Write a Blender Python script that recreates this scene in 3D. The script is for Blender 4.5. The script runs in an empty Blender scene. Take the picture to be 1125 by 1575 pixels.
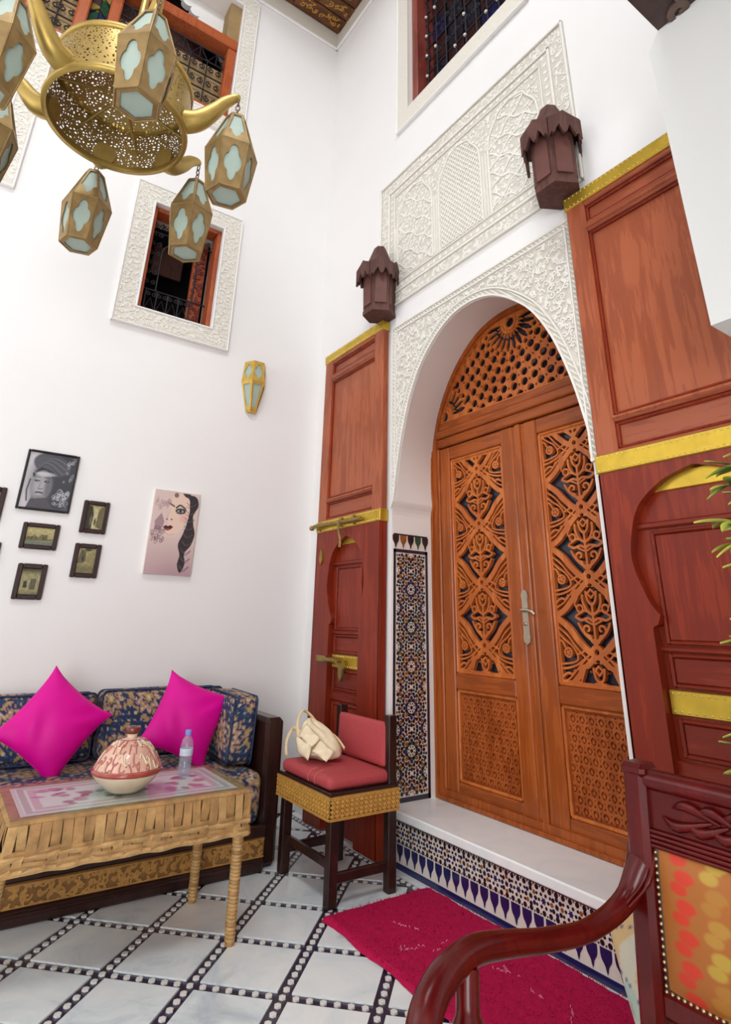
import bpy, math, random
import numpy as np
from mathutils import Matrix, Vector

random.seed(7)
RNG = np.random.RandomState(11)
SC = bpy.context.scene
COL = SC.collection
PI = math.pi


def srgb(r, g, b):
    def f(c):
        c = c / 255.0
        return c / 12.92 if c <= 0.04045 else ((c + 0.055) / 1.055) ** 2.4
    return (f(r), f(g), f(b))


# ------------------------------------------------------------------ camera
IMG_W, IMG_H = 1125.0, 1575.0
FOCAL, PPX, PPY = 889.35, 562.5, 614.9
CAM = Vector((-2.2764, -4.09798, 1.2))
pit, rol, yaw = math.radians(21.0998), math.radians(1.4323), math.radians(34.1370)
fw = Vector((math.sin(yaw) * math.cos(pit), math.cos(yaw) * math.cos(pit), math.sin(pit)))
rt = Vector((math.cos(yaw), -math.sin(yaw), 0.0))
up = rt.cross(fw)
rt2 = rt * math.cos(rol) + up * math.sin(rol)
up2 = up * math.cos(rol) - rt * math.sin(rol)
cd = bpy.data.cameras.new('camera')
cam = bpy.data.objects.new('camera', cd)
COL.objects.link(cam)
mw = Matrix((rt2, up2, -fw)).transposed().to_4x4()
mw.translation = CAM
cam.matrix_world = mw
cd.sensor_fit = 'HORIZONTAL'
cd.sensor_width = 36.0
cd.lens = FOCAL / IMG_W * 36.0
cd.shift_x = (IMG_W / 2 - PPX) / IMG_W
cd.shift_y = -(IMG_H / 2 - PPY) / IMG_W
cd.clip_start = 0.02
cd.clip_end = 100
SC.camera = cam

# ------------------------------------------------------------- world, light
SC.view_settings.view_transform = 'Standard'
SC.view_settings.look = 'None'
SC.view_settings.exposure = -0.08
SC.view_settings.gamma = 1.0
SC.view_settings.use_curve_mapping = False
SC.cycles.use_denoising = True
SC.cycles.max_bounces = 8
SC.cycles.diffuse_bounces = 5
SC.cycles.transparent_max_bounces = 12
SC.cycles.caustics_reflective = False
SC.cycles.caustics_refractive = False

wd = bpy.data.worlds.new('daylight')
SC.world = wd
wd.use_nodes = True
bgn = wd.node_tree.nodes['Background']
bgn.inputs[0].default_value = (0.88, 0.94, 1.0, 1)
bgn.inputs[1].default_value = 0.7


def area_light(name, loc, target, sx, sy, power, col):
    ld = bpy.data.lights.new(name, 'AREA')
    ld.shape = 'RECTANGLE'
    ld.size, ld.size_y = sx, sy
    ld.energy = power
    ld.color = col
    o = bpy.data.objects.new(name, ld)
    COL.objects.link(o)
    o.location = loc
    o.rotation_euler = (Vector(target) - Vector(loc)).to_track_quat('-Z', 'Y').to_euler()
    return o


# daylight falling through the open roof of the courtyard
area_light('roof_daylight', (-3.3, -4.1, 7.9), (-1.6, -2.0, 0.0), 2.2, 2.2, 215.0, (0.93, 0.97, 1.0))
# added fill lights without a known source, to the left and behind the camera
area_light('fill_left', (-5.15, -1.5, 2.6), (0.0, -1.3, 0.6), 2.6, 3.2, 52.0, (0.94, 0.975, 1.0))
area_light('fill_rear', (-3.7, -6.3, 1.4), (-1.2, 0.0, 0.4), 2.4, 2.4, 185.0, (0.97, 0.98, 1.0))

# ---------------------------------------------------------------- materials
MATS = {}


def new_mat(name):
    m = bpy.data.materials.new(name)
    m.use_nodes = True
    MATS[name] = m
    nt = m.node_tree
    b = nt.nodes['Principled BSDF']
    return m, nt, b


def nd(nt, t, **kw):
    n = nt.nodes.new(t)
    for k, v in kw.items():
        setattr(n, k, v)
    return n


def ramp(nt, fac, stops):
    r = nd(nt, 'ShaderNodeValToRGB')
    el = r.color_ramp.elements
    while len(el) < len(stops):
        el.new(0.5)
    for e, (p, c) in zip(el, stops):
        e.position = p
        e.color = (*c, 1)
    nt.links.new(fac, r.inputs[0])
    return r.outputs[0]


def coord(nt, scale=(1, 1, 1), out='Object'):
    tc = nd(nt, 'ShaderNodeTexCoord')
    mp = nd(nt, 'ShaderNodeMapping')
    mp.inputs['Scale'].default_value = scale
    nt.links.new(tc.outputs[out], mp.inputs[0])
    return mp.outputs[0]


def noise(nt, vec, scale, detail=4, rough=0.55, dist=0.0):
    n = nd(nt, 'ShaderNodeTexNoise')
    n.inputs['Scale'].default_value = scale
    n.inputs['Detail'].default_value = detail
    n.inputs['Roughness'].default_value = rough
    n.inputs['Distortion'].default_value = dist
    nt.links.new(vec, n.inputs['Vector'])
    return n.outputs[0]


def bump(nt, b, h, strength=0.2, dist=0.01):
    n = nd(nt, 'ShaderNodeBump')
    n.inputs['Strength'].default_value = strength
    n.inputs['Distance'].default_value = dist
    nt.links.new(h, n.inputs['Height'])
    nt.links.new(n.outputs[0], b.inputs['Normal'])


def plain(name, c, rough=0.5, metal=0.0, var=0.08, nscale=20.0, bmp=0.0, coat=0.0, spec=0.5):
    m, nt, b = new_mat(name)
    v = coord(nt)
    n = noise(nt, v, nscale, 3)
    lo = tuple(max(0, x * (1 - var)) for x in c)
    hi = tuple(min(1, x * (1 + var)) for x in c)
    nt.links.new(ramp(nt, n, [(0.3, lo), (0.7, hi)]), b.inputs['Base Color'])
    b.inputs['Roughness'].default_value = rough
    b.inputs['Metallic'].default_value = metal
    b.inputs['Coat Weight'].default_value = coat
    b.inputs['Specular IOR Level'].default_value = spec
    if bmp:
        bump(nt, b, noise(nt, v, nscale * 2, 5), bmp, 0.004)
    return m


def wood(name, c1, c2, c3, grain=(14, 14, 1.2), rough=0.32, coat=0.3, spec=0.25):
    """grain: coordinate scale; the small number lies along the fibres"""
    c1 = tuple(a * .45 + m_ * .55 for a, m_ in zip(c1, c2))
    c3 = tuple(a * .55 + m_ * .45 for a, m_ in zip(c3, c2))
    m, nt, b = new_mat(name)
    v = coord(nt, grain)
    n1 = noise(nt, v, 1.6, 6, 0.6, 0.8)
    n2 = noise(nt, v, 9.0, 3, 0.6, 0.2)
    v2 = coord(nt, (1, 1, 1))
    n3 = noise(nt, v2, 1.7, 3, 0.55, 0.3)
    mx = nd(nt, 'ShaderNodeMath', operation='MULTIPLY_ADD')
    nt.links.new(n2, mx.inputs[0])
    mx.inputs[1].default_value = 0.22
    nt.links.new(n1, mx.inputs[2])
    mx2 = nd(nt, 'ShaderNodeMath', operation='MULTIPLY_ADD')
    nt.links.new(n3, mx2.inputs[0])
    mx2.inputs[1].default_value = 0.7
    nt.links.new(mx.outputs[0], mx2.inputs[2])
    nt.links.new(ramp(nt, mx2.outputs[0], [(0.55, c1), (0.95, c2), (1.35, c3)]), b.inputs['Base Color'])
    b.inputs['Roughness'].default_value = rough
    b.inputs['Coat Weight'].default_value = coat
    b.inputs['Coat Roughness'].default_value = 0.2
    b.inputs['Specular IOR Level'].default_value = spec
    bump(nt, b, n2, 0.06, 0.003)
    return m


plain('plaster_white', srgb(240, 237, 235), 0.75, 0, 0.015, 1.2, 0.05, spec=0.25)
plain('plaster_pier_shaded', srgb(224, 223, 220), 0.75, 0, 0.015, 1.2, 0.05, spec=0.25)  # greyed to paint in the shade below the gallery soffit
plain('plaster_reveal', srgb(238, 232, 226), 0.75, 0, 0.02, 2.0, 0.05, spec=0.25)
plain('stucco_ground', srgb(212, 206, 195), 0.8, 0, 0.06, 30, 0.3, spec=0.2)
plain('stucco_relief', srgb(236, 232, 224), 0.75, 0, 0.03, 40, 0.15, spec=0.2)
plain('stucco_band', srgb(226, 220, 208), 0.8, 0, 0.05, 60, 0.5, spec=0.2)
wood('leaf_wood', srgb(112, 52, 30), srgb(154, 78, 48), srgb(182, 100, 64), (16, 16, 1.3), 0.38, 0.2)
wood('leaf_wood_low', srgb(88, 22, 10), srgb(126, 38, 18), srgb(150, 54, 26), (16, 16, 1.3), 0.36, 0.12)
wood('leaf_wood_across', srgb(106, 48, 30), srgb(146, 72, 46), srgb(172, 92, 60), (16, 1.3, 16), 0.38, 0.2)
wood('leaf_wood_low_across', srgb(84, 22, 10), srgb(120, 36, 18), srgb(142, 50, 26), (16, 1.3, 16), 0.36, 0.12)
wood('door_wood', srgb(112, 48, 14), srgb(152, 74, 26), srgb(180, 94, 38), (18, 18, 1.4), 0.36, 0.25)
wood('door_wood_across', srgb(108, 46, 14), srgb(146, 70, 26), srgb(174, 90, 36), (18, 1.4, 18), 0.36, 0.25)
wood('door_lattice', srgb(140, 68, 24), srgb(186, 98, 42), srgb(212, 124, 60), (10, 10, 2), 0.4, 0.2)
wood('door_carving', srgb(108, 46, 16), srgb(150, 72, 28), srgb(180, 94, 42), (10, 10, 2), 0.4, 0.2)
wood('dark_wood', srgb(28, 14, 12), srgb(42, 22, 18), srgb(58, 32, 26), (14, 14, 3), 0.34, 0.3)
wood('lantern_wood', srgb(62, 38, 34), srgb(84, 54, 48), srgb(106, 70, 62), (14, 14, 3), 0.6, 0.0)
wood('mahogany', srgb(66, 5, 5), srgb(84, 8, 8), srgb(98, 15, 12), (12, 12, 3), 0.25, 0.10, 0.3)
wood('window_wood', srgb(132, 60, 34), srgb(164, 80, 46), srgb(184, 100, 60), (16, 16, 3), 0.4, 0.2)
wood('window_wood_red', srgb(92, 36, 28), srgb(122, 54, 44), srgb(150, 74, 62), (16, 16, 3), 0.4, 0.2)
wood('ceiling_wood', srgb(70, 42, 26), srgb(98, 62, 40), srgb(126, 84, 54), (6, 6, 6), 0.5, 0.0)
plain('ceiling_gilt', srgb(190, 138, 60), 0.5, 0.2, 0.2, 30, 0.2)
plain('dark_soffit', srgb(66, 48, 44), 0.6, 0, 0.2, 20, 0.3)
plain('dark_soffit_relief', srgb(94, 74, 64), 0.6, 0, 0.2, 20, 0.3)
plain('brass_sheet', srgb(206, 172, 62), 0.36, 0.75, 0.12, 14, 0.12)
plain('brass_stud', srgb(240, 214, 130), 0.25, 0.8, 0.05, 30)
plain('brass_old', srgb(158, 132, 72), 0.42, 0.8, 0.22, 26, 0.15)
plain('brass_lamp', srgb(154, 126, 80), 0.5, 0.55, 0.2, 22, 0.2)
plain('brass_gold', srgb(212, 174, 84), 0.4, 0.6, 0.15, 22, 0.2)
plain('brass_horn', srgb(186, 156, 84), 0.42, 0.65, 0.15, 9, 0.1)
plain('iron', srgb(38, 34, 40), 0.5, 0.4, 0.2, 20)
plain('chain_metal', srgb(120, 96, 88), 0.35, 0.8, 0.2, 40)
plain('steel', srgb(186, 172, 150), 0.35, 0.8, 0.1, 30)
plain('gap_dark', srgb(20, 15, 13), 0.9, 0, 0.2, 10)
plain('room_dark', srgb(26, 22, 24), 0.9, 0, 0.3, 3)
plain('room_tan', srgb(158, 130, 88), 0.8, 0, 0.12, 6)
plain('lantern_panel', srgb(100, 58, 50), 0.6, 0, 0.15, 12)
plain('tile_navy', srgb(28, 30, 84), 0.18, 0, 0.15, 30, coat=0.4)
plain('tile_navy_dark', srgb(30, 28, 52), 0.18, 0, 0.15, 30, coat=0.4)
plain('tile_dark', srgb(30, 24, 30), 0.18, 0, 0.2, 30, coat=0.4)
plain('tile_green', srgb(34, 74, 52), 0.18, 0, 0.2, 30, coat=0.4)
plain('tile_ochre', srgb(140, 84, 38), 0.18, 0, 0.2, 30, coat=0.4)
plain('tile_ivory', srgb(224, 214, 204), 0.25, 0, 0.05, 30, coat=0.3)
plain('floor_strip', srgb(42, 38, 62), 0.28, 0, 0.3, 12, coat=0.2)
plain('floor_dot', srgb(232, 228, 222), 0.28, 0, 0.05, 30, coat=0.2)
plain('magenta_satin', srgb(224, 0, 150), 0.5, 0, 0.06, 8, 0.05, spec=0.25)
plain('seat_orange', srgb(176, 104, 44), 0.7, 0, 0.15, 30, 0.2)
plain('red_cloth', srgb(176, 66, 70), 0.7, 0, 0.16, 160, 0.3)
plain('red_cloth_seam', srgb(206, 116, 104), 0.7, 0, 0.1, 60)
plain('seat_gilt_ground', srgb(142, 94, 38), 0.5, 0.1, 0.15, 30)
plain('seat_gilt', srgb(216, 164, 80), 0.42, 0.2, 0.15, 60, 0.2)
plain('frieze_ground', srgb(132, 92, 46), 0.55, 0.1, 0.2, 30)
plain('frieze_gilt', srgb(178, 130, 66), 0.5, 0.15, 0.2, 60, 0.2)
plain('rattan', srgb(170, 128, 78), 0.6, 0, 0.28, 24, 0.35)
plain('rattan_light', srgb(186, 146, 92), 0.6, 0, 0.22, 30, 0.35)
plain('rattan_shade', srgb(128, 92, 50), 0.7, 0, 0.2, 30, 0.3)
plain('glaze_ivory', srgb(226, 206, 176), 0.2, 0, 0.08, 12, coat=0.5)
plain('glaze_pink', srgb(222, 176, 156), 0.2, 0, 0.08, 18, coat=0.5)
plain('glaze_red', srgb(164, 62, 52), 0.22, 0, 0.12, 24, coat=0.5)
plain('glaze_rose', srgb(188, 116, 102), 0.22, 0, 0.12, 24, coat=0.5)
plain('knob_brown', srgb(112, 46, 36), 0.25, 0, 0.1, 20, coat=0.4)
plain('cap_blue', srgb(128, 146, 220), 0.4, 0, 0.04, 20)
plain('bottle_label', srgb(206, 214, 230), 0.4, 0, 0.1, 90)
plain('canvas_cloth', srgb(236, 218, 186), 0.85, 0, 0.05, 40, 0.25, spec=0.2)
plain('canvas_strap', srgb(226, 200, 158), 0.85, 0, 0.06, 60, 0.25, spec=0.2)
plain('frame_black', srgb(34, 30, 32), 0.35, 0, 0.2, 30)
plain('frame_brown', srgb(48, 26, 24), 0.35, 0, 0.25, 30, coat=0.2)
plain('canvas_edge', srgb(238, 226, 218), 0.7, 0, 0.03, 30)
plain('leaf_green', srgb(72, 104, 44), 0.4, 0, 0.25, 30)
plain('leaf_yellow', srgb(202, 204, 84), 0.4, 0, 0.15, 30)
plain('stem_brown', srgb(92, 84, 52), 0.6, 0, 0.2, 30)
plain('pot_clay', srgb(152, 92, 66), 0.8, 0, 0.15, 20, 0.2)
plain('soil', srgb(52, 40, 32), 0.9, 0, 0.3, 40, 0.5)
plain('rug_pile', srgb(178, 24, 72), 0.95, 0, 0.14, 120, 0.6, spec=0.1)
plain('rug_strand', srgb(222, 120, 150), 0.9, 0, 0.2, 60)
plain('nail_brass', srgb(214, 190, 140), 0.3, 0.8, 0.1, 40)
plain('navy_piping', srgb(40, 52, 86), 0.7, 0, 0.2, 50)


def marble(name, c1, c2, c3, rough=0.22, sc=1.0):
    m, nt, b = new_mat(name)
    v = coord(nt, (1, 1, 1))
    oi = nd(nt, 'ShaderNodeObjectInfo')
    ad = nd(nt, 'ShaderNodeVectorMath', operation='ADD')
    nt.links.new(v, ad.inputs[0])
    nt.links.new(oi.outputs['Location'], ad.inputs[1])
    n = noise(nt, ad.outputs[0], 3.2 * sc, 6, 0.62, 1.6)
    n2 = noise(nt, ad.outputs[0], 1.3 * sc, 3, 0.5, 0.4)
    mx = nd(nt, 'ShaderNodeMath', operation='MULTIPLY_ADD')
    nt.links.new(n2, mx.inputs[0])
    mx.inputs[1].default_value = 0.6
    nt.links.new(n, mx.inputs[2])
    nt.links.new(ramp(nt, mx.outputs[0], [(0.5, c1), (0.72, c2), (0.95, c3)]), b.inputs['Base Color'])
    b.inputs['Roughness'].default_value = rough
    return m


marble('marble_floor', srgb(188, 198, 206), srgb(226, 234, 236), srgb(240, 243, 241))
marble('marble_step', srgb(216, 222, 224), srgb(234, 238, 238), srgb(243, 243, 240), 0.35)


def glass_mix(name, tint, rough=0.03, fac=0.12, body=None, body_fac=0.0):
    m, nt, b = new_mat(name)
    nt.nodes.remove(b)
    out = nt.nodes['Material Output']
    tr = nd(nt, 'ShaderNodeBsdfTransparent')
    tr.inputs[0].default_value = (*tint, 1)
    gl = nd(nt, 'ShaderNodeBsdfGlossy')
    gl.inputs['Roughness'].default_value = rough
    lw = nd(nt, 'ShaderNodeLayerWeight')
    lw.inputs[0].default_value = 0.5
    pw = nd(nt, 'ShaderNodeMath', operation='POWER')
    nt.links.new(lw.outputs['Facing'], pw.inputs[0])
    pw.inputs[1].default_value = 4.0
    fr = nd(nt, 'ShaderNodeMath', operation='MULTIPLY')
    nt.links.new(pw.outputs[0], fr.inputs[0])
    fr.inputs[1].default_value = 0.28
    ad = nd(nt, 'ShaderNodeMath', operation='ADD', use_clamp=True)
    nt.links.new(fr.outputs[0], ad.inputs[0])
    ad.inputs[1].default_value = fac * 0.3
    mx = nd(nt, 'ShaderNodeMixShader')
    nt.links.new(ad.outputs[0], mx.inputs[0])
    nt.links.new(tr.outputs[0], mx.inputs[1])
    nt.links.new(gl.outputs[0], mx.inputs[2])
    last = mx.outputs[0]
    if body:
        df = nd(nt, 'ShaderNodeBsdfDiffuse')
        df.inputs[0].default_value = (*body, 1)
        m2 = nd(nt, 'ShaderNodeMixShader')
        m2.inputs[0].default_value = body_fac
        nt.links.new(last, m2.inputs[1])
        nt.links.new(df.outputs[0], m2.inputs[2])
        last = m2.outputs[0]
    nt.links.new(last, out.inputs[0])
    return m


glass_mix('clear_glass', (0.93, 0.97, 0.95))
glass_mix('bottle_plastic', (0.93, 0.95, 0.98), 0.08, 0.16, srgb(220, 224, 236), 0.16)
glass_mix('bottle_water', (0.90, 0.93, 0.97), 0.05, 0.10, srgb(220, 224, 236), 0.10)


def pane(name, c, rough, trans):
    m, nt, b = new_mat(name)
    v = coord(nt)
    n = noise(nt, v, 12, 3)
    nt.links.new(ramp(nt, n, [(0.3, tuple(x * 0.9 for x in c)), (0.7, c)]), b.inputs['Base Color'])
    b.inputs['Roughness'].default_value = rough
    b.inputs['Transmission Weight'].default_value = trans
    return m


pane('frosted_glass', srgb(198, 216, 202), 0.5, 0.3)
pane('dark_glass', srgb(36, 38, 52), 0.12, 0.0)
pane('blue_glass', srgb(28, 34, 76), 0.2, 0.0)
pane('brown_glass', srgb(56, 32, 32), 0.3, 0.0)
pane('green_glass', srgb(26, 70, 44), 0.2, 0.0)
pane('amber_glass', srgb(150, 120, 50), 0.2, 0.0)


def pierced(name):
    """brass sheet punched with small leaf-shaped holes"""
    m, nt, b = new_mat(name)
    out = nt.nodes['Material Output']
    v = coord(nt)
    vo = nd(nt, 'ShaderNodeTexVoronoi', feature='DISTANCE_TO_EDGE')
    vo.inputs['Scale'].default_value = 70.0
    nt.links.new(v, vo.inputs['Vector'])
    gt = nd(nt, 'ShaderNodeMath', operation='GREATER_THAN')
    nt.links.new(vo.outputs['Distance'], gt.inputs[0])
    gt.inputs[1].default_value = 0.265
    b.inputs['Base Color'].default_value = (*srgb(178, 150, 86), 1)
    b.inputs['Metallic'].default_value = 0.7
    b.inputs['Roughness'].default_value = 0.38
    tr = nd(nt, 'ShaderNodeBsdfTransparent')
    mx = nd(nt, 'ShaderNodeMixShader')
    nt.links.new(gt.outputs[0], mx.inputs[0])
    nt.links.new(b.outputs[0], mx.inputs[1])
    nt.links.new(tr.outputs[0], mx.inputs[2])
    nt.links.new(mx.outputs[0], out.inputs[0])
    return m


pierced('brass_pierced')


def attr_mat(name, rough=0.8, bmp=0.0, coat=0.0, sheen=0.0):
    m, nt, b = new_mat(name)
    a = nd(nt, 'ShaderNodeAttribute', attribute_name='Col')
    nt.links.new(a.outputs['Color'], b.inputs['Base Color'])
    b.inputs['Roughness'].default_value = rough
    b.inputs['Coat Weight'].default_value = coat
    b.inputs['Sheen Weight'].default_value = sheen
    if bmp:
        bump(nt, b, noise(nt, coord(nt), 240, 3), bmp, 0.002)
    return m


attr_mat('printed', 0.55)
attr_mat('brocade', 0.75, 0.3, 0, 0.0)
attr_mat('leaf_variegated', 0.4)
# ------------------------------------------------------------ mesh builders
OFF = {}
DW = Matrix(((0, 0, -1, 0), (-1, 0, 0, 0), (0, 1, 0, 0), (0, 0, 0, 1)))    # door wall: u=-Y, v=Z, h=-X
LW = Matrix(((1, 0, 0, 0), (0, 0, -1, 0), (0, 1, 0, 0), (0, 0, 0, 1)))     # picture wall: u=X, v=Z, h=-Y
ID = Matrix.Identity(4)


def apply(M, P):
    P = np.asarray(P, float).reshape(-1, 3)
    if callable(M):
        return np.asarray(M(P))
    A = np.array(M)
    return P @ A[:3, :3].T + A[:3, 3]


def props(o, label=None, cat=None, group=None, kind=None):
    if label:
        o['label'] = label
    if cat:
        o['category'] = cat
    if group:
        o['group'] = group
    if kind:
        o['kind'] = kind
    return o


def root(name, loc, label=None, cat=None, group=None, kind=None):
    o = bpy.data.objects.new(name, None)
    o.empty_display_size = 0.05
    COL.objects.link(o)
    o.location = loc
    OFF[o.name] = Vector(loc)
    return props(o, label, cat, group, kind)


class MB:
    def __init__(self, M=ID):
        self.V, self.F, self.I, self.S = [], [], [], []
        self.mats, self.M, self.n = [], M, 0

    def mi(self, mat):
        if mat not in self.mats:
            self.mats.append(mat)
        return self.mats.index(mat)

    def add(self, P, faces, mat, smooth=False, M=None):
        P = apply(self.M if M is None else M, P)
        k = self.mi(mat)
        self.V.append(P)
        b = self.n
        for f in faces:
            self.F.append(tuple(i + b for i in f))
            self.I.append(k)
            self.S.append(smooth)
        self.n += len(P)
        return self

    def box(self, a0, a1, b0, b1, c0, c1, mat, ch=0.0, M=None):
        lo = np.array([min(a0, a1), min(b0, b1), min(c0, c1)])
        hi = np.array([max(a0, a1), max(b0, b1), max(c0, c1)])
        ch = min(ch, 0.45 * float((hi - lo).min()))
        if ch <= 0:
            P = [(x, y, z) for x in (lo[0], hi[0]) for y in (lo[1], hi[1]) for z in (lo[2], hi[2])]
            F = [(0, 1, 3, 2), (4, 6, 7, 5), (0, 4, 5, 1), (2, 3, 7, 6), (0, 2, 6, 4), (1, 5, 7, 3)]
            return self.add(P, F, mat, False, M)
        P, idx = [], {}
        for sx in (0, 1):
            for sy in (0, 1):
                for sz in (0, 1):
                    s = (sx, sy, sz)
                    c = [(lo[i] if s[i] == 0 else hi[i]) for i in range(3)]
                    inn = [(lo[i] + ch if s[i] == 0 else hi[i] - ch) for i in range(3)]
                    for ax in range(3):
                        p = list(inn)
                        p[ax] = c[ax]
                        idx[(s, ax)] = len(P)
                        P.append(p)
        F = []
        for ax in range(3):
            o = [i for i in range(3) if i != ax]
            for sd in (0, 1):
                q = []
                for (i, j) in ((0, 0), (1, 0), (1, 1), (0, 1)):
                    s = [0, 0, 0]
                    s[ax], s[o[0]], s[o[1]] = sd, i, j
                    q.append(idx[(tuple(s), ax)])
                flip = (sd == 0) ^ (ax == 1)
                F.append(tuple(q[::-1] if flip else q))
        for ax in range(3):
            o = [i for i in range(3) if i != ax]
            for i in (0, 1):
                for j in (0, 1):
                    s0, s1 = [0, 0, 0], [0, 0, 0]
                    s1[ax] = 1
                    for s in (s0, s1):
                        s[o[0]], s[o[1]] = i, j
                    s0, s1 = tuple(s0), tuple(s1)
                    F.append((idx[(s0, o[0])], idx[(s1, o[0])], idx[(s1, o[1])], idx[(s0, o[1])]))
        for sx in (0, 1):
            for sy in (0, 1):
                for sz in (0, 1):
                    s = (sx, sy, sz)
                    F.append((idx[(s, 0)], idx[(s, 1)], idx[(s, 2)]))
        return self.add(P, F, mat, False, M)

    def prism(self, pts, h0, h1, mat, M=None, smooth=False):
        n = len(pts)
        P = [(x, y, h0) for x, y in pts] + [(x, y, h1) for x, y in pts]
        F = [tuple(range(n, 2 * n)), tuple(range(n - 1, -1, -1))]
        self.add(P, F, mat, False, M)
        return self.add(P, [(i, (i + 1) % n, n + (i + 1) % n, n + i) for i in range(n)], mat, smooth, M)

    def tube(self, pts, r, mat, n=8, M=None, flat=1.0, caps=True, up=(0, 0, 1)):
        P0 = np.asarray(pts, float)
        k = len(P0)
        R = np.full(k, float(r)) if np.isscalar(r) else np.asarray(r, float)
        T = np.gradient(P0, axis=0)
        T /= np.linalg.norm(T, axis=1)[:, None] + 1e-12
        a = np.asarray(up, float)
        if abs(T[0] @ a) > 0.95:
            a = np.array([1.0, 0, 0])
        nrm = a - (a @ T[0]) * T[0]
        nrm /= np.linalg.norm(nrm)
        V = []
        for i in range(k):
            nrm = nrm - (nrm @ T[i]) * T[i]
            nrm /= np.linalg.norm(nrm) + 1e-12
            bn = np.cross(T[i], nrm)
            for j in range(n):
                t = 2 * PI * j / n
                V.append(P0[i] + R[i] * (math.cos(t) * bn + flat * math.sin(t) * nrm))
        F = [(i * n + j, i * n + (j + 1) % n, (i + 1) * n + (j + 1) % n, (i + 1) * n + j)
             for i in range(k - 1) for j in range(n)]
        self.add(V, F, mat, True, M)
        if caps:
            c = [V[j] for j in range(n)] + [V[(k - 1) * n + j] for j in range(n)]
            self.add(c, [tuple(range(n - 1, -1, -1)), tuple(range(n, 2 * n))], mat, False, M)
        return self

    def lathe(self, prof, mat, n=32, M=None, smooth=True, c=(0, 0)):
        V, F = [], []
        for r, z in prof:
            for j in range(n):
                t = 2 * PI * j / n
                V.append((c[0] + r * math.cos(t), c[1] + r * math.sin(t), z))
        for i in range(len(prof) - 1):
            for j in range(n):
                F.append((i * n + j, i * n + (j + 1) % n, (i + 1) * n + (j + 1) % n, (i + 1) * n + j))
        return self.add(V, F, mat, smooth, M)

    def grid(self, f, nu, nv, mat, smooth=True, M=None, close_u=False):
        """f(U, V) with U, V in 0..1 gives points"""
        u = np.linspace(0, 1, nu, endpoint=not close_u)
        v = np.linspace(0, 1, nv)
        U, V = np.meshgrid(u, v, indexing='ij')
        P = np.asarray(f(U.ravel(), V.ravel()))
        F = []
        for i in range(nu if close_u else nu - 1):
            for j in range(nv - 1):
                i2 = (i + 1) % nu
                F.append((i * nv + j, i2 * nv + j, i2 * nv + j + 1, i * nv + j + 1))
        return self.add(P, F, mat, smooth, M)

    def build(self, name, parent=None, label=None, cat=None, group=None, kind=None, colors=None):
        me = bpy.data.meshes.new(name)
        V = np.concatenate(self.V) if self.V else np.zeros((0, 3))
        off = OFF[parent.name] if parent else Vector((0, 0, 0))
        V = V - np.array(off)
        me.from_pydata(V.tolist(), [], self.F)
        for m in self.mats:
            me.materials.append(MATS[m])
        me.polygons.foreach_set('material_index', self.I)
        me.polygons.foreach_set('use_smooth', self.S)
        if colors is not None:
            at = me.color_attributes.new('Col', 'FLOAT_COLOR', 'POINT')
            c = np.ones((len(V), 4), np.float32)
            c[:, :3] = colors
            at.data.foreach_set('color', c.ravel())
        me.update()
        o = bpy.data.objects.new(name, me)
        COL.objects.link(o)
        if parent:
            o.parent = parent
        OFF[o.name] = off
        return props(o, label, cat, group, kind)


def piece(name, mesh, parent, loc, rot=None):
    """another copy of a small piece, sharing its mesh"""
    o = bpy.data.objects.new(name, mesh)
    COL.objects.link(o)
    o.parent = parent
    o.location = Vector(loc) - OFF[parent.name]
    if rot:
        o.rotation_euler = rot
    OFF[o.name] = OFF[parent.name]
    return o


def copy_tree(o, parent=None):
    c = o.copy()
    COL.objects.link(c)
    if parent:
        c.parent = parent
    for ch in list(o.children):
        copy_tree(ch, c)
    return c


def spline(pts, n=8, closed=False):
    """Catmull-Rom through the points"""
    P = np.asarray(pts, float)
    if closed:
        P = np.vstack([P[-1], P, P[0], P[1]])
    else:
        P = np.vstack([2 * P[0] - P[1], P, 2 * P[-1] - P[-2]])
    out = []
    for i in range(1, len(P) - 2):
        for k in range(n):
            t = k / n
            a, b, c, d = P[i - 1], P[i], P[i + 1], P[i + 2]
            out.append(0.5 * ((2 * b) + (c - a) * t + (2 * a - 5 * b + 4 * c - d) * t * t + (3 * b - a - 3 * c + d) * t ** 3))
    if not closed:
        out.append(P[-2])
    return np.array(out)


def arc(cx, cy, r, a0, a1, n=14):
    t = np.radians(np.linspace(a0, a1, n))
    return np.c_[cx + r * np.cos(t), cy + r * np.sin(t)]


def spiral(cx, cy, r0, r1, a0, turns, n=22):
    t = np.linspace(0, 1, n)
    a = math.radians(a0) + 2 * PI * turns * t
    r = r0 + (r1 - r0) * t
    return np.c_[cx + r * np.cos(a), cy + r * np.sin(a)]


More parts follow.
